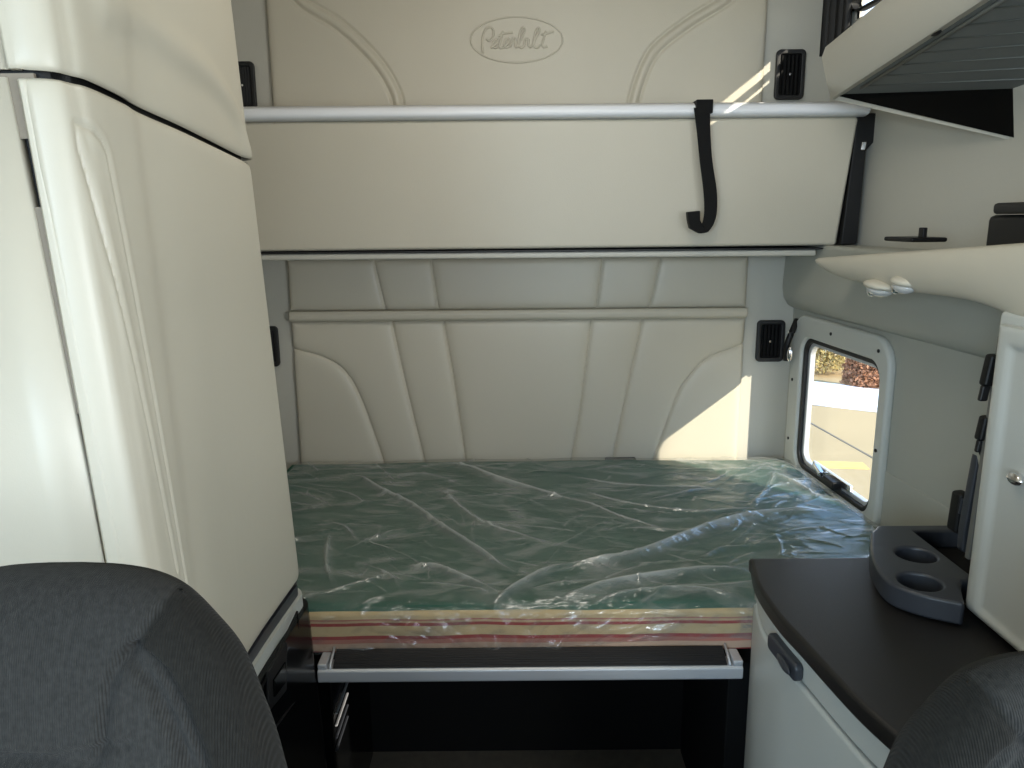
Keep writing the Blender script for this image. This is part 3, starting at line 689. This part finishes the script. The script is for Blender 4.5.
tubes('cable', [catmull([PY(981, 448, Yh+.02), PY(984, 470, Yh+.02), PY(980, 490, Yh+.02), PY(975, 520, Yh+.02)], 6),
                catmull([PY(986, 446, Yh+.02), PY(990, 468, Yh+.025), PY(986, 490, Yh+.02)], 6),
                catmull([PY(980, 452, Yh+.02), PY(988, 476, Yh+.02), PY(989, 496, Yh+.02)], 6)], .0025, black, t)
t = thing('radio_handset', PY(963, 515, 1.33), 'black handset hanging on the right wall above the cup holder', 'handset')
prism('handset_body', [PY(960, 495, 1.33), PY(972, 494, 1.33), PY(966, 536, 1.33), PY(954, 534, 1.33)], (0, .03, 0), black, t, bevel=.006)
prism('keypad', [PY(962, 499, 1.328), PY(969, 499, 1.328), PY(965, 515, 1.328), PY(959, 514, 1.328)], (0, .004, 0), charcoal, t, bevel=.001)
tag(prism('charcoal_bracket', [PY(978, 455, 1.30), PY(986, 500, 1.30), PY(985, 560, 1.30), PY(962, 552, 1.30), PY(964, 530, 1.30)], (0, .02, 0), charcoal, bevel=.004), 'charcoal plastic bracket rising from the cup holder beside the tall cabinet', 'bracket')

# ================================================================== LOWER CABINET (right)
CZ = .90
edge = [PZ(x, y, CZ) for x, y in [(751, 560), (757, 583), (777, 613), (801, 639), (831, 672), (864, 706), (905, 742)]]
edge = [Vector((p.x, p.y, 0)) for p in catmull(edge, 6)]
nc = thing('night_stand', (.75, 1.2, 0), 'pale grey cabinet with black grained top at the foot of the bed, right side', 'cabinet')
def outline(ins, y_back, y_front):
    pts = [(p.x+ins, p.y) for p in edge if y_front < p.y < y_back]
    pts = [(pts[0][0], y_back)]+pts+[(pts[-1][0]+.001, y_front), (XR(y_front)-.004, y_front), (XR(y_back)-.004, y_back)]
    return pts
yb_, yf_ = edge[0].y+.012, edge[-1].y
M = Matrix.Translation((0, 0, CZ-.017))
plate('countertop', [outline(0, yb_, yf_-.02)], .034, counter_m, M, nc, bevel=.008, res=3)
plate('fascia', [outline(.014, yb_-.012, yf_)], .050, plastic_grey, Matrix.Translation((0, 0, .8375)), nc, bevel=.004)
plate('carcass', [outline(.024, yb_-.02, yf_+.01)], .02, pit_black, Matrix.Translation((0, 0, .808)), nc)
dfr = plate('drawer_front', [outline(.012, yb_-.010, yf_)], .775, plastic_grey, Matrix.Translation((0, 0, .4175)), nc, bevel=.008, res=3)
hp = PX(790, 654, .482)
M = frame_mtx((.473, hp.y, hp.z-.004), (.09, -1, 0), (0, 0, 1))
plate('handle', [rrect(0, 0, .115, .034, .012)], .016, charcoal, M, dfr, bevel=.005, res=4)
ellipsoid('handle_grip', Vector((.464, hp.y-.02, hp.z-.006)), (.006, .030, .009), charcoal, dfr)

# cup holder
cup = thing('cup_holder', (.85, 1.3, CZ), 'charcoal two-cup holder tray on the black countertop by the wall', 'cup holder')
co = [PZ(x, y, CZ) for x, y in [(869, 553), (869, 574), (876, 593), (890, 608), (922, 620), (962, 629)]]
co = [(p.x, p.y) for p in catmull(co, 6)]
far = [(.783, yE+.030), (.80, yE+.052), (.985, yE+.052), (.985, co[0][1]+.035), (co[0][0]+.03, co[0][1]+.035)]
loop = co+far
h1 = PZ(916, 554, CZ+.047); h2 = PZ(920, 581, CZ+.047)
hx_ = max(h1.x, h2.x)+.054
sq = [Vector((hx_, yE+.075, 0)), Vector((.965, yE+.075, 0)), Vector((.965, co[0][1]+.005, 0)), Vector((hx_, co[0][1]+.005, 0))]
loops = [loop, ell(h1.x, h1.y, .036, .036)[::-1], ell(h2.x, h2.y, .036, .036)[::-1], [(p.x, p.y) for p in sq]]
plate('tray', loops, .042, charcoal, Matrix.Translation((0, 0, CZ+.0255)), cup, bevel=.006, res=4)
for hc in (h1, h2):
    cyl('well_floor', (hc.x, hc.y, CZ+.0035), (hc.x, hc.y, CZ+.006), .037, pit_black, cup)
sx = [p.x for p in sq]; sy = [p.y for p in sq]
box('bin_floor', (min(sx)-.005, min(sy)-.005, CZ+.0035), (max(sx)+.005, max(sy)+.005, CZ+.006), pit_black, cup, bevel=0)

# ================================================================== BED BASE
base_ = thing('lower_bunk', (0, 1.5, .6), 'aluminium-edged lower bunk base with black ribbed step trim', 'bunk base')
zr0, zr1 = PY(530, 681, 1.45).z, PY(530, 668, 1.45).z
XB0, XB1 = -.412, .478
prf = [(1.45, zr0), (1.447, zr0+.006), (1.447, zr1-.004), (1.452, zr1), (1.49, zr1), (1.49, zr0)]
n = 6
pydata('front_rail', [(XB0, y, z) for y, z in prf]+[(XB1, y, z) for y, z in prf], [tuple(range(n)), tuple(range(n, 2*n))]+[(i, (i+1) % n, (i+1) % n+n, i+n) for i in range(n)], alu, base_, bevel=.002)
zp = .668
box('platform', (-.92, 1.535, zp-.05), (.93, 2.52, zp), pit_black, base_, bevel=.003)
# ribbed tread between rail and mattress
p0 = PY(333, 667, 1.455); p1 = PY(727, 667, 1.455); ztop = PY(530, 648, 1.49).z
NR = 90; V = []; F = []
for X in (p0.x, p1.x):
    for i in range(NR):
        t = i/(NR-1); y = 1.453+.045*t; z = zr1+.001+(ztop-zr1-.004)*(1-(1-t)**1.6)+.0012*abs(math.sin(t*math.pi*9))
        V.append((X, y, z))
    V.append((X, 1.50, zr1))
k = NR+1
F = [(i, i+1, i+1+k, i+k) for i in range(NR)]+[tuple(range(k)), tuple(range(k, 2*k)), (NR, 0, k, NR+k)]
pydata('ribbed_tread', V, F, ribbed, base_)
for X in (p0.x-.006, p1.x+.006):
    tubes('tread_end', [[(X, 1.452, zr1+.001), (X, 1.465, zr1+(ztop-zr1)*.4), (X, 1.50, ztop)]], .003, alu, base_, sides=8)
box('end_cap', (XB0, 1.45, zr1), (p0.x-.012, 1.50, zr1+.012), alu, base_, bevel=.003)
box('end_cap', (p1.x+.012, 1.45, zr1), (XB1, 1.50, zr1+.012), alu, base_, bevel=.003)
box('cavity_back', (-.92, 2.06, .002), (.93, 2.09, zp-.052), pit_black, base_, bevel=0)
box('cavity_side', (-.93, 1.62, .002), (-.43, 2.05, zp-.052), black_gloss, base_, bevel=.004)
box('cavity_side', (.50, 1.62, .002), (.93, 2.05, zp-.052), pit_black, base_, bevel=.004)
gr = thing('air_grille', (-.42, 1.75, .45), 'grey louvred grille low on the dark side panel under the bunk', 'grille')
for i in range(4):
    p = PX(342, 697+i*12, -.425); obox('louvre', p, (0, 1, 0), (1, 0, .4), (-.4, 0, 1), (.13, .006, .004), alu if i in (0, 1) else charcoal, gr, bevel=.001)

# ================================================================== MATTRESS
mt = thing('mattress', (.08, 2.0, zp), 'green-topped mattress with cream and red striped sides on the lower bunk', 'mattress')
MX0 = -.76; MY0, MY1 = 1.505, 2.515; MZ0, MZ1 = zp+.002, .780
def MXR(Y): return XR(Y)-.012-.0*Y
nu, nv = 150, 110
def mtop(x, y):
    return MZ1+.006*noise.noise(Vector((x*3, y*3, 0)))
ring = []
P = np.zeros((nv, nu, 3))
for j in range(nv):
    y = MY0+(MY1-MY0)*j/(nv-1)
    for i in range(nu):
        x = MX0+(MXR(y)-MX0)*i/(nu-1)
        dx = min(i, nu-1-i)/(nu-1)*1.7; dy = min(j, nv-1-j)/(nv-1)*1.0; d = min(dx, dy)
        r = .022; z = mtop(x, y)-(r-math.sqrt(max(0, r*r-max(0, r-d)**2)))
        P[j, i] = (x, y, z)
o = gridmesh('mattress_top', P, tick_green, mt, skirt=(0, 0, -.02))
ol = []
for j in range(30): y = MY0+(MY1-MY0)*j/29; ol.append((MXR(y), y))
ol = [(MX0, MY0)]+[(x, y) for x, y in [(MX0+k*(MXR(MY0)-MX0)/40, MY0-.003+.002*math.sin(k*1.3)) for k in range(1, 40)]]+ol+[(MX0, MY1)]
plate('striped_border', [ol], MZ1-.014-MZ0, tick_stripe, Matrix.Translation((0, 0, 0)), mt, bevel=.010, res=4).data.transform(Matrix.Translation((0, 0, (MZ0+MZ1-.014)/2)))

# ------------------------------------------------------------------ plastic wrap with folds
folds = [([(357, 474), (383, 492), (414, 507), (442, 527), (474, 548), (499, 565), (521, 574)], .012, .010),
         ([(436, 463), (467, 468), (499, 479), (536, 490), (580, 502)], .012, .012),
         ([(442, 490), (467, 512), (492, 527), (549, 543)], .008, .010),
         ([(311, 596), (355, 584), (399, 568)], .008, .005), ([(332, 612), (374, 596), (396, 595)], .007, .005),
         ([(399, 567), (430, 565), (455, 574), (480, 584), (505, 593)], .012, .011),
         ([(483, 606), (505, 593), (549, 571), (580, 565)], .014, .012),
         ([(342, 549), (374, 537), (405, 526)], .006, .008), ([(318, 487), (350, 495), (372, 508)], .006, .008),
         ([(316, 520), (345, 527), (360, 545)], .006, .008), ([(330, 530), (326, 560), (332, 585)], .007, .007),
         ([(352, 560), (372, 566), (392, 575), (401, 590)], .006, .007),
         ([(560, 496), (591, 504), (622, 518), (672, 531)], .009, .008),
         ([(560, 565), (591, 565), (638, 556), (685, 537), (716, 526), (763, 516), (835, 512)], .018, .014),
         ([(560, 596), (622, 582), (685, 573), (747, 567)], .014, .012),
         ([(579, 487), (622, 501), (694, 512), (735, 510), (779, 509)], .008, .007),
         ([(560, 474), (622, 484), (691, 487), (722, 485)], .007, .008),
         ([(607, 529), (653, 529), (697, 532)], .007, .006), ([(697, 512), (720, 524), (745, 522)], .006, .006),
         ([(636, 500), (665, 496), (700, 489), (725, 487)], .007, .007), ([(770, 470), (800, 485), (822, 500)], .008, .010),
         ([(760, 540), (800, 530), (850, 527)], .006, .006), ([(700, 560), (720, 548), (760, 545)], .006, .006),
         ([(585, 600), (640, 590), (700, 588), (742, 596)], .007, .008), ([(520, 590), (560, 583), (600, 580)], .007, .008)]
NU, NVt, NVf = 760, 450, 90
X = np.zeros((NVt+NVf, NU)); Y = np.zeros_like(X); Z = np.zeros_like(X)
yy = np.linspace(MY1-.01, MY0+.008, NVt)
for j in range(NVt):
    X[j] = np.linspace(MX0+.015, MXR(yy[j])-.006, NU); Y[j] = yy[j]
H = np.zeros((NVt, NU))
Xt, Yt = X[:NVt], Y[:NVt]
base_n = np.array([[noise.noise(Vector((x*3, y*3, 0))) for x in Xt[j, ::4]] for j, y in enumerate(yy)])
base_n = np.stack([np.interp(np.arange(NU), np.arange(0, NU, 4), r) for r in base_n])
for pts, hgt, wd in folds:
    pp = catmull([PZ(a, b, .79) for a, b in pts], 8); pp = [(p.x, p.y) for p in pp]
    d = segdist(Xt, Yt, pp)
    ends = np.minimum(np.hypot(Xt-pp[0][0], Yt-pp[0][1]), np.hypot(Xt-pp[-1][0], Yt-pp[-1][1])); tp = np.clip(ends/.10, .0, 1)**.7
    H = np.maximum(H, tp*hgt*np.exp(-(d/wd)**1.35)) + tp*.25*hgt*np.exp(-(d/wd)**1.35)
# small crinkles: ridged lines
CRK = np.zeros_like(H)
for pts, hgt, wd in folds:
    pp = catmull([PZ(a, b, .79) for a, b in pts], 8); pp = [(p.x, p.y) for p in pp]
    ends = np.minimum(np.hypot(Xt-pp[0][0], Yt-pp[0][1]), np.hypot(Xt-pp[-1][0], Yt-pp[-1][1])); tp = np.clip(ends/.10, .1, 1)
    dd = segdist(Xt, Yt, pp); CRK = np.maximum(CRK, tp*min(1, hgt/.010)*(.7*np.exp(-(dd/(wd*.4))**1.2)+.3*np.exp(-(dd/(wd*1.8))**2)))
R2 = np.random.RandomState(11)
for k in range(480):
    fine = k > 110
    cx = R2.uniform(-.75, .95); cy = R2.uniform(1.52, 2.5); a = R2.normal(.18 if cx > .1 else -.35, .5); L = R2.uniform(.02, .12) if fine else R2.uniform(.08, .32)
    ph = R2.uniform(-.4, .4)
    q = [(cx+math.cos(a)*t*L-math.sin(a)*L*ph*t*t, cy+math.sin(a)*t*L+math.cos(a)*L*ph*t*t) for t in np.linspace(-.5, .5, 6)]
    qa = np.array(q); m0 = qa.min(0)-.03; m1 = qa.max(0)+.03
    j0, j1 = np.searchsorted(-yy, [-m1[1], -m0[1]]); i0, i1 = int(max(0, (m0[0]-MX0)/(1.73)*NU-8)), int(min(NU, (m1[0]-MX0)/(1.66)*NU+8))
    if j1 <= j0+1 or i1 <= i0+1: continue
    sub = (slice(j0, j1), slice(i0, i1)); d = segdist(Xt[sub], Yt[sub], q)
    w_ = R2.uniform(.0018, .004) if fine else R2.uniform(.003, .007)
    amp = R2.uniform(.0010, .0028) if fine else R2.uniform(.0018, .0045)
    e_ = np.exp(-(d/w_)**1.2); H[sub] += amp*e_; CRK[sub] = np.maximum(CRK[sub], R2.uniform(.1, .6)**1.5*e_)
Z[:NVt] = MZ1+.0045+.006*base_n+H+.003*np.sin(Xt*7+Yt*5)**2
dfr = np.clip((Yt-(MY0+.008))/.03, 0, 1); Z[:NVt] -= .010*(1-dfr)**2
dl = np.clip((Xt-(MX0+.015))/.03, 0, 1); Z[:NVt] -= .012*(1-dl)**2
# hanging front
zf0 = Z[NVt-1].copy()
low = zp+.010+.006*np.sin(X[NVt-1]*5)+.02*np.clip((X[NVt-1]-.0)/.45, 0, 1)
low = np.where(np.abs(X[NVt-1]+.02) < .18, low-.0, low)
for j in range(NVf):
    t = (j+1)/NVf; x = X[NVt-1]
    cr_ = (1+.8*np.exp(-((x-.05)/.2)**2))*.0017*np.sin(x*90+t*6)+.0025*np.sin(x*31-t*9+np.sin(x*13)*2)+.003*np.abs(np.sin(x*47+t*11*np.sin(x*7)))
    X[NVt+j] = x; Z[NVt+j] = zf0+(low-zf0)*t
    Y[NVt+j] = MY0+.008-.016*min(1, t*5)**.6-np.abs(cr_)*min(1, t*4)
CR = np.zeros_like(Z); CR[:NVt] = np.clip(CRK*.8, 0, .75); CR[NVt:] = .03+.35*np.clip(np.sin(X[NVt:]*23+Z[NVt:]*60)*np.sin(X[NVt:]*61-Z[NVt:]*95)-.55, 0, 1)
wr = gridmesh('plastic_wrap', np.stack([X, Y, Z], -1), film, smooth=True)
wr.data.attributes.new('crease', 'FLOAT', 'POINT').data.foreach_set('value', CR.reshape(-1))
tag(wr, 'crinkled clear plastic film wrapped over the green mattress', 'plastic wrap')

# ================================================================== LEFT TALL CABINET
ZT, ZB = 1.715, .87
topP = [PY(45, 72, .74), PY(70, 75, .765), PY(95, 82, .80), PY(150, 106, .95), PY(200, 130, 1.15), PY(250, 157, 1.47)]
botP = [Vector((-.372, .74, ZB)), Vector((-.368, .765, ZB)), Vector((-.376, .80, ZB)), Vector((-.415, .95, ZB)), Vector((-.448, 1.15, ZB)), Vector((-.436, 1.47, ZB))]
topX = lambda Y: float(np.interp(Y, [p.y for p in topP], [p.x for p in topP]))
botX = lambda Y: float(np.interp(Y, [p.y for p in botP], [p.x for p in botP]))
tl = catmull(topP, 10); bl = catmull(botP, 10)
TX = lambda Y: np.interp(Y, [p.y for p in tl], [p.x for p in tl]); BX = lambda Y: np.interp(Y, [p.y for p in bl], [p.x for p in bl])
YC0, YC1 = .74, 1.47
# plan path s: front face from wall to corner, aisle face, rounded far end
front = [(-.94+(-.94+.0)*0+t*(.94-.40), YC0) for t in np.linspace(0, 1, 60)[:-1]]
def plan(z):
    """list of (x,y) for the outside skin at height z"""
    f = (z-ZB)/(ZT-ZB)
    Ys = np.concatenate([np.linspace(YC0+.018, .92, 75), np.linspace(.9225, YC1-.03, 170)])
    Xa = BX(Ys)*(1-f)+TX(Ys)*f
    xc = Xa[0]
    fr_ = [(x, YC0) for x in np.linspace(-.94, xc-.03, 70)]
    arc = [(xc-.03+.03*math.sin(a), YC0+.018-.018*math.cos(a)) for a in np.linspace(.15, math.pi/2, 9)[:-1]]
    end = [(Xa[-1]-.035+.035*math.cos(a), YC1-.03+.04*math.sin(a)) for a in np.linspace(.1, math.pi/2, 12)]
    bk = [(x, YC1+.01) for x in np.linspace(Xa[-1]-.05, -.94, 14)]
    return fr_+arc+list(zip(Xa, Ys))+end+bk
def skin(zs, disp=None):
    rows = []
    for z in zs:
        p = plan(z); q = np.array(p); t = np.gradient(q, axis=0); nrm = np.stack([t[:, 1], -t[:, 0]], -1); nrm /= np.linalg.norm(nrm, axis=1)[:, None]+1e-9
        rows.append((q, nrm))
    Q = np.stack([r[0] for r in rows]); Nn = np.stack([r[1] for r in rows]); Zg = np.repeat(np.array(zs)[:, None], Q.shape[1], 1)
    d = disp(Q, Zg) if disp is not None else 0
    Q = Q+Nn*(d[..., None] if disp is not None else 0)
    Zo = Zg-.036*np.clip(Q[..., 1]-YC0, 0, .75)*np.clip((Zg-ZB)/(ZT-ZB), 0, 1)
    return np.concatenate([Q, Zo[..., None]], -1)
def invz(x, y):   # pixel -> (Y,z) on the aisle skin
    Yg = .9
    for _ in range(30):
        p0 = PY(x, y, Yg); f = (p0.z-ZB)/(ZT-ZB); Xs = BX(Yg)*(1-f)+TX(Yg)*f
        e_ = p0.x-Xs
        Yg += e_*1.2; Yg = min(1.47, max(.75, Yg))
    return (Yg, p0.z)
# groove outline on the lower door
def bis(x, y):
    best = None
    for Yg in np.linspace(.755, 1.46, 700):
        p0 = PY(x, y, Yg); f = (p0.z-ZB)/(ZT-ZB); e_ = abs(p0.x-(BX(Yg)*(1-f)+TX(Yg)*f))
        if best is None or e_ < best[0]: best = (e_, Yg, p0.z)
    return (best[1], best[2])
g0, g1, g2, g3 = bis(68, 122), bis(174, 570), bis(184, 585), bis(106, 160)
grv = [g1, g0]+[(g0[0]+(g3[0]-g0[0])*math.sin(a), g3[1]+(g0[1]-g3[1])*math.cos(a)) for a in np.linspace(.1, math.pi/2, 9)]+[g2]
ugv = [tuple(p)[:2] for p in catmull([(*bis(*p), 0) for p in [(98, 0), (135, 12), (175, 40), (210, 68), (232, 100), (242, 130), (247, 150)]], 8)]
def low_disp(Q, Zg):
    aisle = (Q[..., 1] > YC0+.017) & (Q[..., 0] > -.6)
    d = segdist(Q[..., 1], Zg, grv)
    h = -.0028*np.exp(-(d/.0028)**2)+.0008*np.exp(-((d-.008)/.004)**2)
    # vertical concave run behind the pilaster, then the bowed main field
    yrel = Q[..., 1]-(.875+(1.72-Zg)*.02)
    h = h-.005/(1+np.exp(-(yrel-.02)/.010))+.005/(1+np.exp(-(yrel-.12)/.03))
    h = h-.006*np.exp(-((Q[..., 1]-1.40)/.02)**2)*0
    ez = np.minimum(Zg-ZB, ZT-.003-Zg); h = h*aisle-.006*np.exp(-ez/.006)
    return h
def up_disp(Q, Zg):
    aisle = (Q[..., 1] > YC0+.017) & (Q[..., 0] > -.6)
    d = segdist(Q[..., 1], Zg, ugv)
    yrel = Q[..., 1]-.875
    h = .008*np.exp(-(d/.022)**2)-.005/(1+np.exp(-(yrel-.02)/.010))+.005/(1+np.exp(-(yrel-.12)/.03))
    ez = Zg-(ZT+.0); return h*aisle-.006*np.exp(-ez/.006)
lc = thing('tall_wardrobe', (-.7, 1.1, 0), 'tall cream moulded wardrobe filling the left side of the cabin', 'wardrobe')
def core(z0, z1, ins, m, name, parent):
    zs = [z0, z1]; rows = skin(zs, lambda Q, Zg: np.full(Zg.shape, -ins))
    n = rows.shape[1]; V = rows.reshape(-1, 3).tolist()
    F = [[i, i+1, n+i+1, n+i] for i in range(n-1)]+[[n-1, 0, n, 2*n-1]]+[list(range(n))[::-1], list(range(n, 2*n))]
    me = bpy.data.meshes.new(name); me.from_pydata(V, [], F); me.update()
    return link(name, me, m, parent)
# the near gap in the front face, between the side panel and the door frame
gap_t = PY(12, 80, YC0); gap_b = PY(112, 570, YC0)
def split_skin(zs, disp, name, m, side, gapw, parent, zfun=None):
    P = skin(zs, disp); n = P.shape[1]
    # column where front face crosses the gap, per row
    rows = []
    for r in range(P.shape[0]):
        z = P[r, 0, 2]; gx = gap_t.x+(gap_b.x-gap_t.x)*(z-gap_t.z)/(gap_b.z-gap_t.z)
        q = P[r].copy()
        k = 70
        if side == 'door':
            x1 = q[k-1, 0]; q = q.copy(); xs_ = np.linspace(gx+gapw/2, x1, 24); new = np.zeros((24, 3)); new[:, 0] = xs_; new[:, 1] = YC0; new[:, 2] = q[0, 2]
            new[0, 1] += .012; new[1, 1] += .002; new[1, 0] = new[0, 0]+.0005
            rows.append(np.concatenate([new, q[k:]]))
        else:
            xs_ = np.linspace(-.945, gx-gapw/2, 24); new = np.zeros((24, 3)); new[:, 0] = xs_; new[:, 1] = YC0+.002; new[:, 2] = q[0, 2]; new[-1, 1] += .012; new[-2, 1] += .002; new[-2, 0] = new[-1, 0]-.0005
            rows.append(new)
    o = gridmesh(name, np.stack(rows), m, parent); o.modifiers.new('sol', 'SOLIDIFY').thickness = .006; o.modifiers['sol'].offset = 0
    return o
zl = np.linspace(ZB, ZT-.006, 270)
split_skin(zl, low_disp, 'door', plastic, 'door', .022, lc)
split_skin([ZB, ZT-.004], None, 'side_panel', plastic, 'panel', .018, lc)
zu = np.concatenate([np.linspace(ZT+.003, 2.44, 160)])
split_skin(zu, up_disp, 'upper_door', plastic, 'door', .002, lc)
split_skin([ZT+.003, 2.44], None, 'upper_panel', plastic, 'panel', .002, lc)
core(ZB+.002, 2.44, .012, black, 'carcass', lc)
gx_m = lambda z: gap_t.x+(gap_b.x-gap_t.x)*(z-gap_t.z)/(gap_b.z-gap_t.z)
za, zb2 = gap_b.z-.3, ZT-.02
grey_gap = mat('grey_taupe_gap_strip', srgb(140, 130, 116), .6)
for (p, q_) in [((9, 72), (23, 138)), ((37, 207), (80, 415)), ((92, 475), (116, 590))]:
    a = PY(*p, YC0); b = PY(*q_, YC0)
    a = Vector((gx_m(a.z), YC0+.008, a.z)); b = Vector((gx_m(b.z), YC0+.008, b.z))
    obox('gap_strip', (a+b)/2, (1, 0, 0), (0, 1, 0), a-b, (.034, .004, (a-b).length), grey_gap, lc, bevel=0)

# base below the wardrobe: trim strips and glossy black control panel
core(.856, ZB+.004, .012, black, 'shadow_gap', lc)
wb = thing('control_cabinet', (-.7, 1.15, 0), 'glossy black control cabinet below the tall cream wardrobe', 'cabinet')
core(.838, ZB-.010, .003, charcoal, 'grey_strip', wb)['label'] = 'charcoal trim strip'
core(.812, .8375, -.004, plastic_grey, 'white_strip', wb)['label'] = 'pale trim strip'
core(.004, .8115, -.014, black_gloss, 'panel_body', wb)
def on_aisle(x, y):
    Yy, z = None, None; best = None
    for Yg in np.linspace(.9, 1.48, 500):
        p0 = PY(x, y, Yg); e_ = abs(p0.x-(BX(Yg)+.015))
        if best is None or e_ < best[0]: best = (e_, p0)
    return best[1]
rim = [on_aisle(*p) for p in [(297, 612), (303, 690), (262, 745), (256, 700)]]
tubes('panel_bead', [rim], .0025, black, wb, closed=True)
sw = [on_aisle(*p) for p in [(284, 642), (284, 690), (266, 712), (265, 672)]]
swm = prism('switch_module', sw, (.006, 0, 0), black, wb, bevel=.002)
sw = [on_aisle(*p) for p in [(281, 662), (281, 682), (270, 697), (269, 680)]]
prism('rocker_switch', [p+Vector((.006, 0, 0)) for p in sw], (.004, 0, 0), black_gloss, swm, bevel=.001)

# ================================================================== SEATS
def seat(name, label):
    YS = .50
    ol = [PY(x, y, YS) for x, y in [(70, 568), (110, 570), (147, 577), (178, 592), (209, 622), (237, 657), (258, 706), (279, 768)]]
    x0 = ol[0].x-.012
    right = [(p.x-x0, p.z) for p in ol]+[(right_x, z) for right_x, z in [(ol[-1].x-x0+.012, ol[-1].z-.10), (ol[-1].x-x0+.010, ol[-1].z-.25), (ol[-1].x-x0-.02, ol[-1].z-.38)]]
    right = [(p.x, p.y) for p in catmull([(a, b, 0) for a, b in right], 10)]
    left = [(-a, b) for a, b in right[::-1]]
    loop = right+left
    # resample evenly
    Lp = np.array(loop+[loop[0]]); seg = np.hypot(*np.diff(Lp, axis=0).T); cum = np.concatenate([[0], np.cumsum(seg)])
    N = 560; s = np.linspace(0, cum[-1], N, endpoint=False); OX = np.interp(s, cum, Lp[:, 0]); OZ = np.interp(s, cum, Lp[:, 1])
    cz = OZ.min()+.28
    T = .065; K = 110
    lines = [crop([(510, 268), (450, 340), (395, 405), (375, 430), (352, 490), (350, 560), (350, 640), (335, 672), (310, 685), (200, 675), (80, 660), (0, 655), (-150, 640)], 0, 500, 2.865)]
    lines = [[(PY(a, b, YS-.03).x-x0, PY(a, b, YS-.03).z) for a, b in l] for l in lines]
    st = [crop([(395, 412), (440, 440), (480, 478), (540, 570), (590, 680), (625, 790), (650, 900)], 0, 500, 2.865), crop([(388, 432), (425, 462), (462, 505), (520, 600), (566, 700), (595, 790), (615, 900)], 0, 500, 2.865)]
    st = [[(PY(a, b, YS-.03).x-x0, PY(a, b, YS-.03).z) for a, b in l] for l in st]
    allg = [(l, .006, .004) for l in lines]+[([(-a, b) for a, b in l], .004, .004) for l in lines]+[(l, .008, .0035) for l in st]+[([(-a, b) for a, b in l], .005, .0035) for l in st]
    rows = []
    for side in (-1, 1):
        ks = range(K) if side == -1 else range(1, K)
        for k in ks:
            u = k/(K-1); sc = (1-u) if side == -1 else u      # from centre front to rim, then rim to centre back
            sc = math.sin((1-(sc))*math.pi/2) if side == -1 else math.sin((1-sc)*math.pi/2)
            dep = T*(1-sc**3.2)**(1/2.4)
            x = OX*sc; z = cz+(OZ-cz)*sc
            y = np.full_like(x, YS+side*dep)
            if side == -1:
                hh_ = 0
                for l, hgt, wd in allg: hh_ = hh_+hgt*np.exp(-(segdist(x, z, l)/wd)**2)
                y = y+hh_-.012*np.exp(-((np.abs(x)-.16)/.04)**2)*np.clip(1.25-z, 0, 1)*2
            rows.append(np.stack([x, y, z], -1))
    P = np.stack(rows); nr = P.shape[0]
    V = P.reshape(-1, 3).tolist(); F = []
    for r in range(nr-1):
        for i in range(N): F.append((r*N+i, r*N+(i+1) % N, (r+1)*N+(i+1) % N, (r+1)*N+i))
    root = thing(name, (0, YS, 0), label, 'seat', 'front seats')
    me = bpy.data.meshes.new('backrest'); me.from_pydata(V, [], F); me.update()
    bm = bmesh.new(); bm.from_mesh(me); bmesh.ops.remove_doubles(bm, verts=bm.verts, dist=1e-6); bmesh.ops.recalc_face_normals(bm, faces=bm.faces); bm.to_mesh(me); bm.free()
    me.materials.append(seat_m)
    # bolster and top band use the darker knit
    ln = catmull([(a, b, 0) for a, b in lines[0]], 6); sl = catmull([(a, b, 0) for a, b in st[0]], 6)
    bound = [(p.x, p.y) for p in ln[:18]]+[]
    bz = [p.y for p in sl][::-1]; bx = [p.x for p in sl][::-1]
    at = me.attributes.new('bolster', 'FLOAT', 'POINT'); vals = []
    for v_ in me.vertices:
        c = v_.co; ax = abs(c.x); lim = np.interp(c.z, bz, bx) if c.z < bz[-1] else bx[-1]+(c.z-bz[-1])*.62
        vals.append(1.0 if c.y > YS+.01 else float(np.clip((ax-lim)/.003+.5, 0, 1)))
    at.data.foreach_set('value', vals)
    o = link('backrest', me, None, root, smooth=True)
    rim_path = []
    # piping on the outer rim, stitches and loose fuzz
    #tubes('rim_piping', [[(a*1.002, YS-.022, cz+(b-cz)*1.002-.004) for a, b in zip(OX[::4], OZ[::4])]], .004, seat_side, root, closed=True)
    # cushion and pedestal (below the frame)
    zb_ = float(OZ.min())
    o = box('seat_cushion', (-.24, YS-.50, zb_-.10), (.24, YS-.0, zb_+.04), seat_m, root, bevel=.05, seg=5)
    box('pedestal', (-.17, YS-.42, .02), (.17, YS-.05, zb_-.10), black, root, bevel=.02)
    return root, x0
s1, x0 = seat('driver_side_seat', 'charcoal knit seat back with stitched seams at the lower left')
s1.location.x = x0
def dup(root, loc, label):
    r = root.copy(); COL.objects.link(r); r.location = loc; r['label'] = label
    for ch in root.children:
        c = ch.copy(); COL.objects.link(c); c.parent = r
    return r
pL = PY(209, 622, .5); pR = PY(941, 711, .5)
s2 = dup(s1, (pR.x+(pL.x-x0), .5, pR.z-pL.z), 'charcoal knit seat back cut off by the lower right corner')
s1.name = 'cab_seat'; s2.name = 'cab_seat.001'
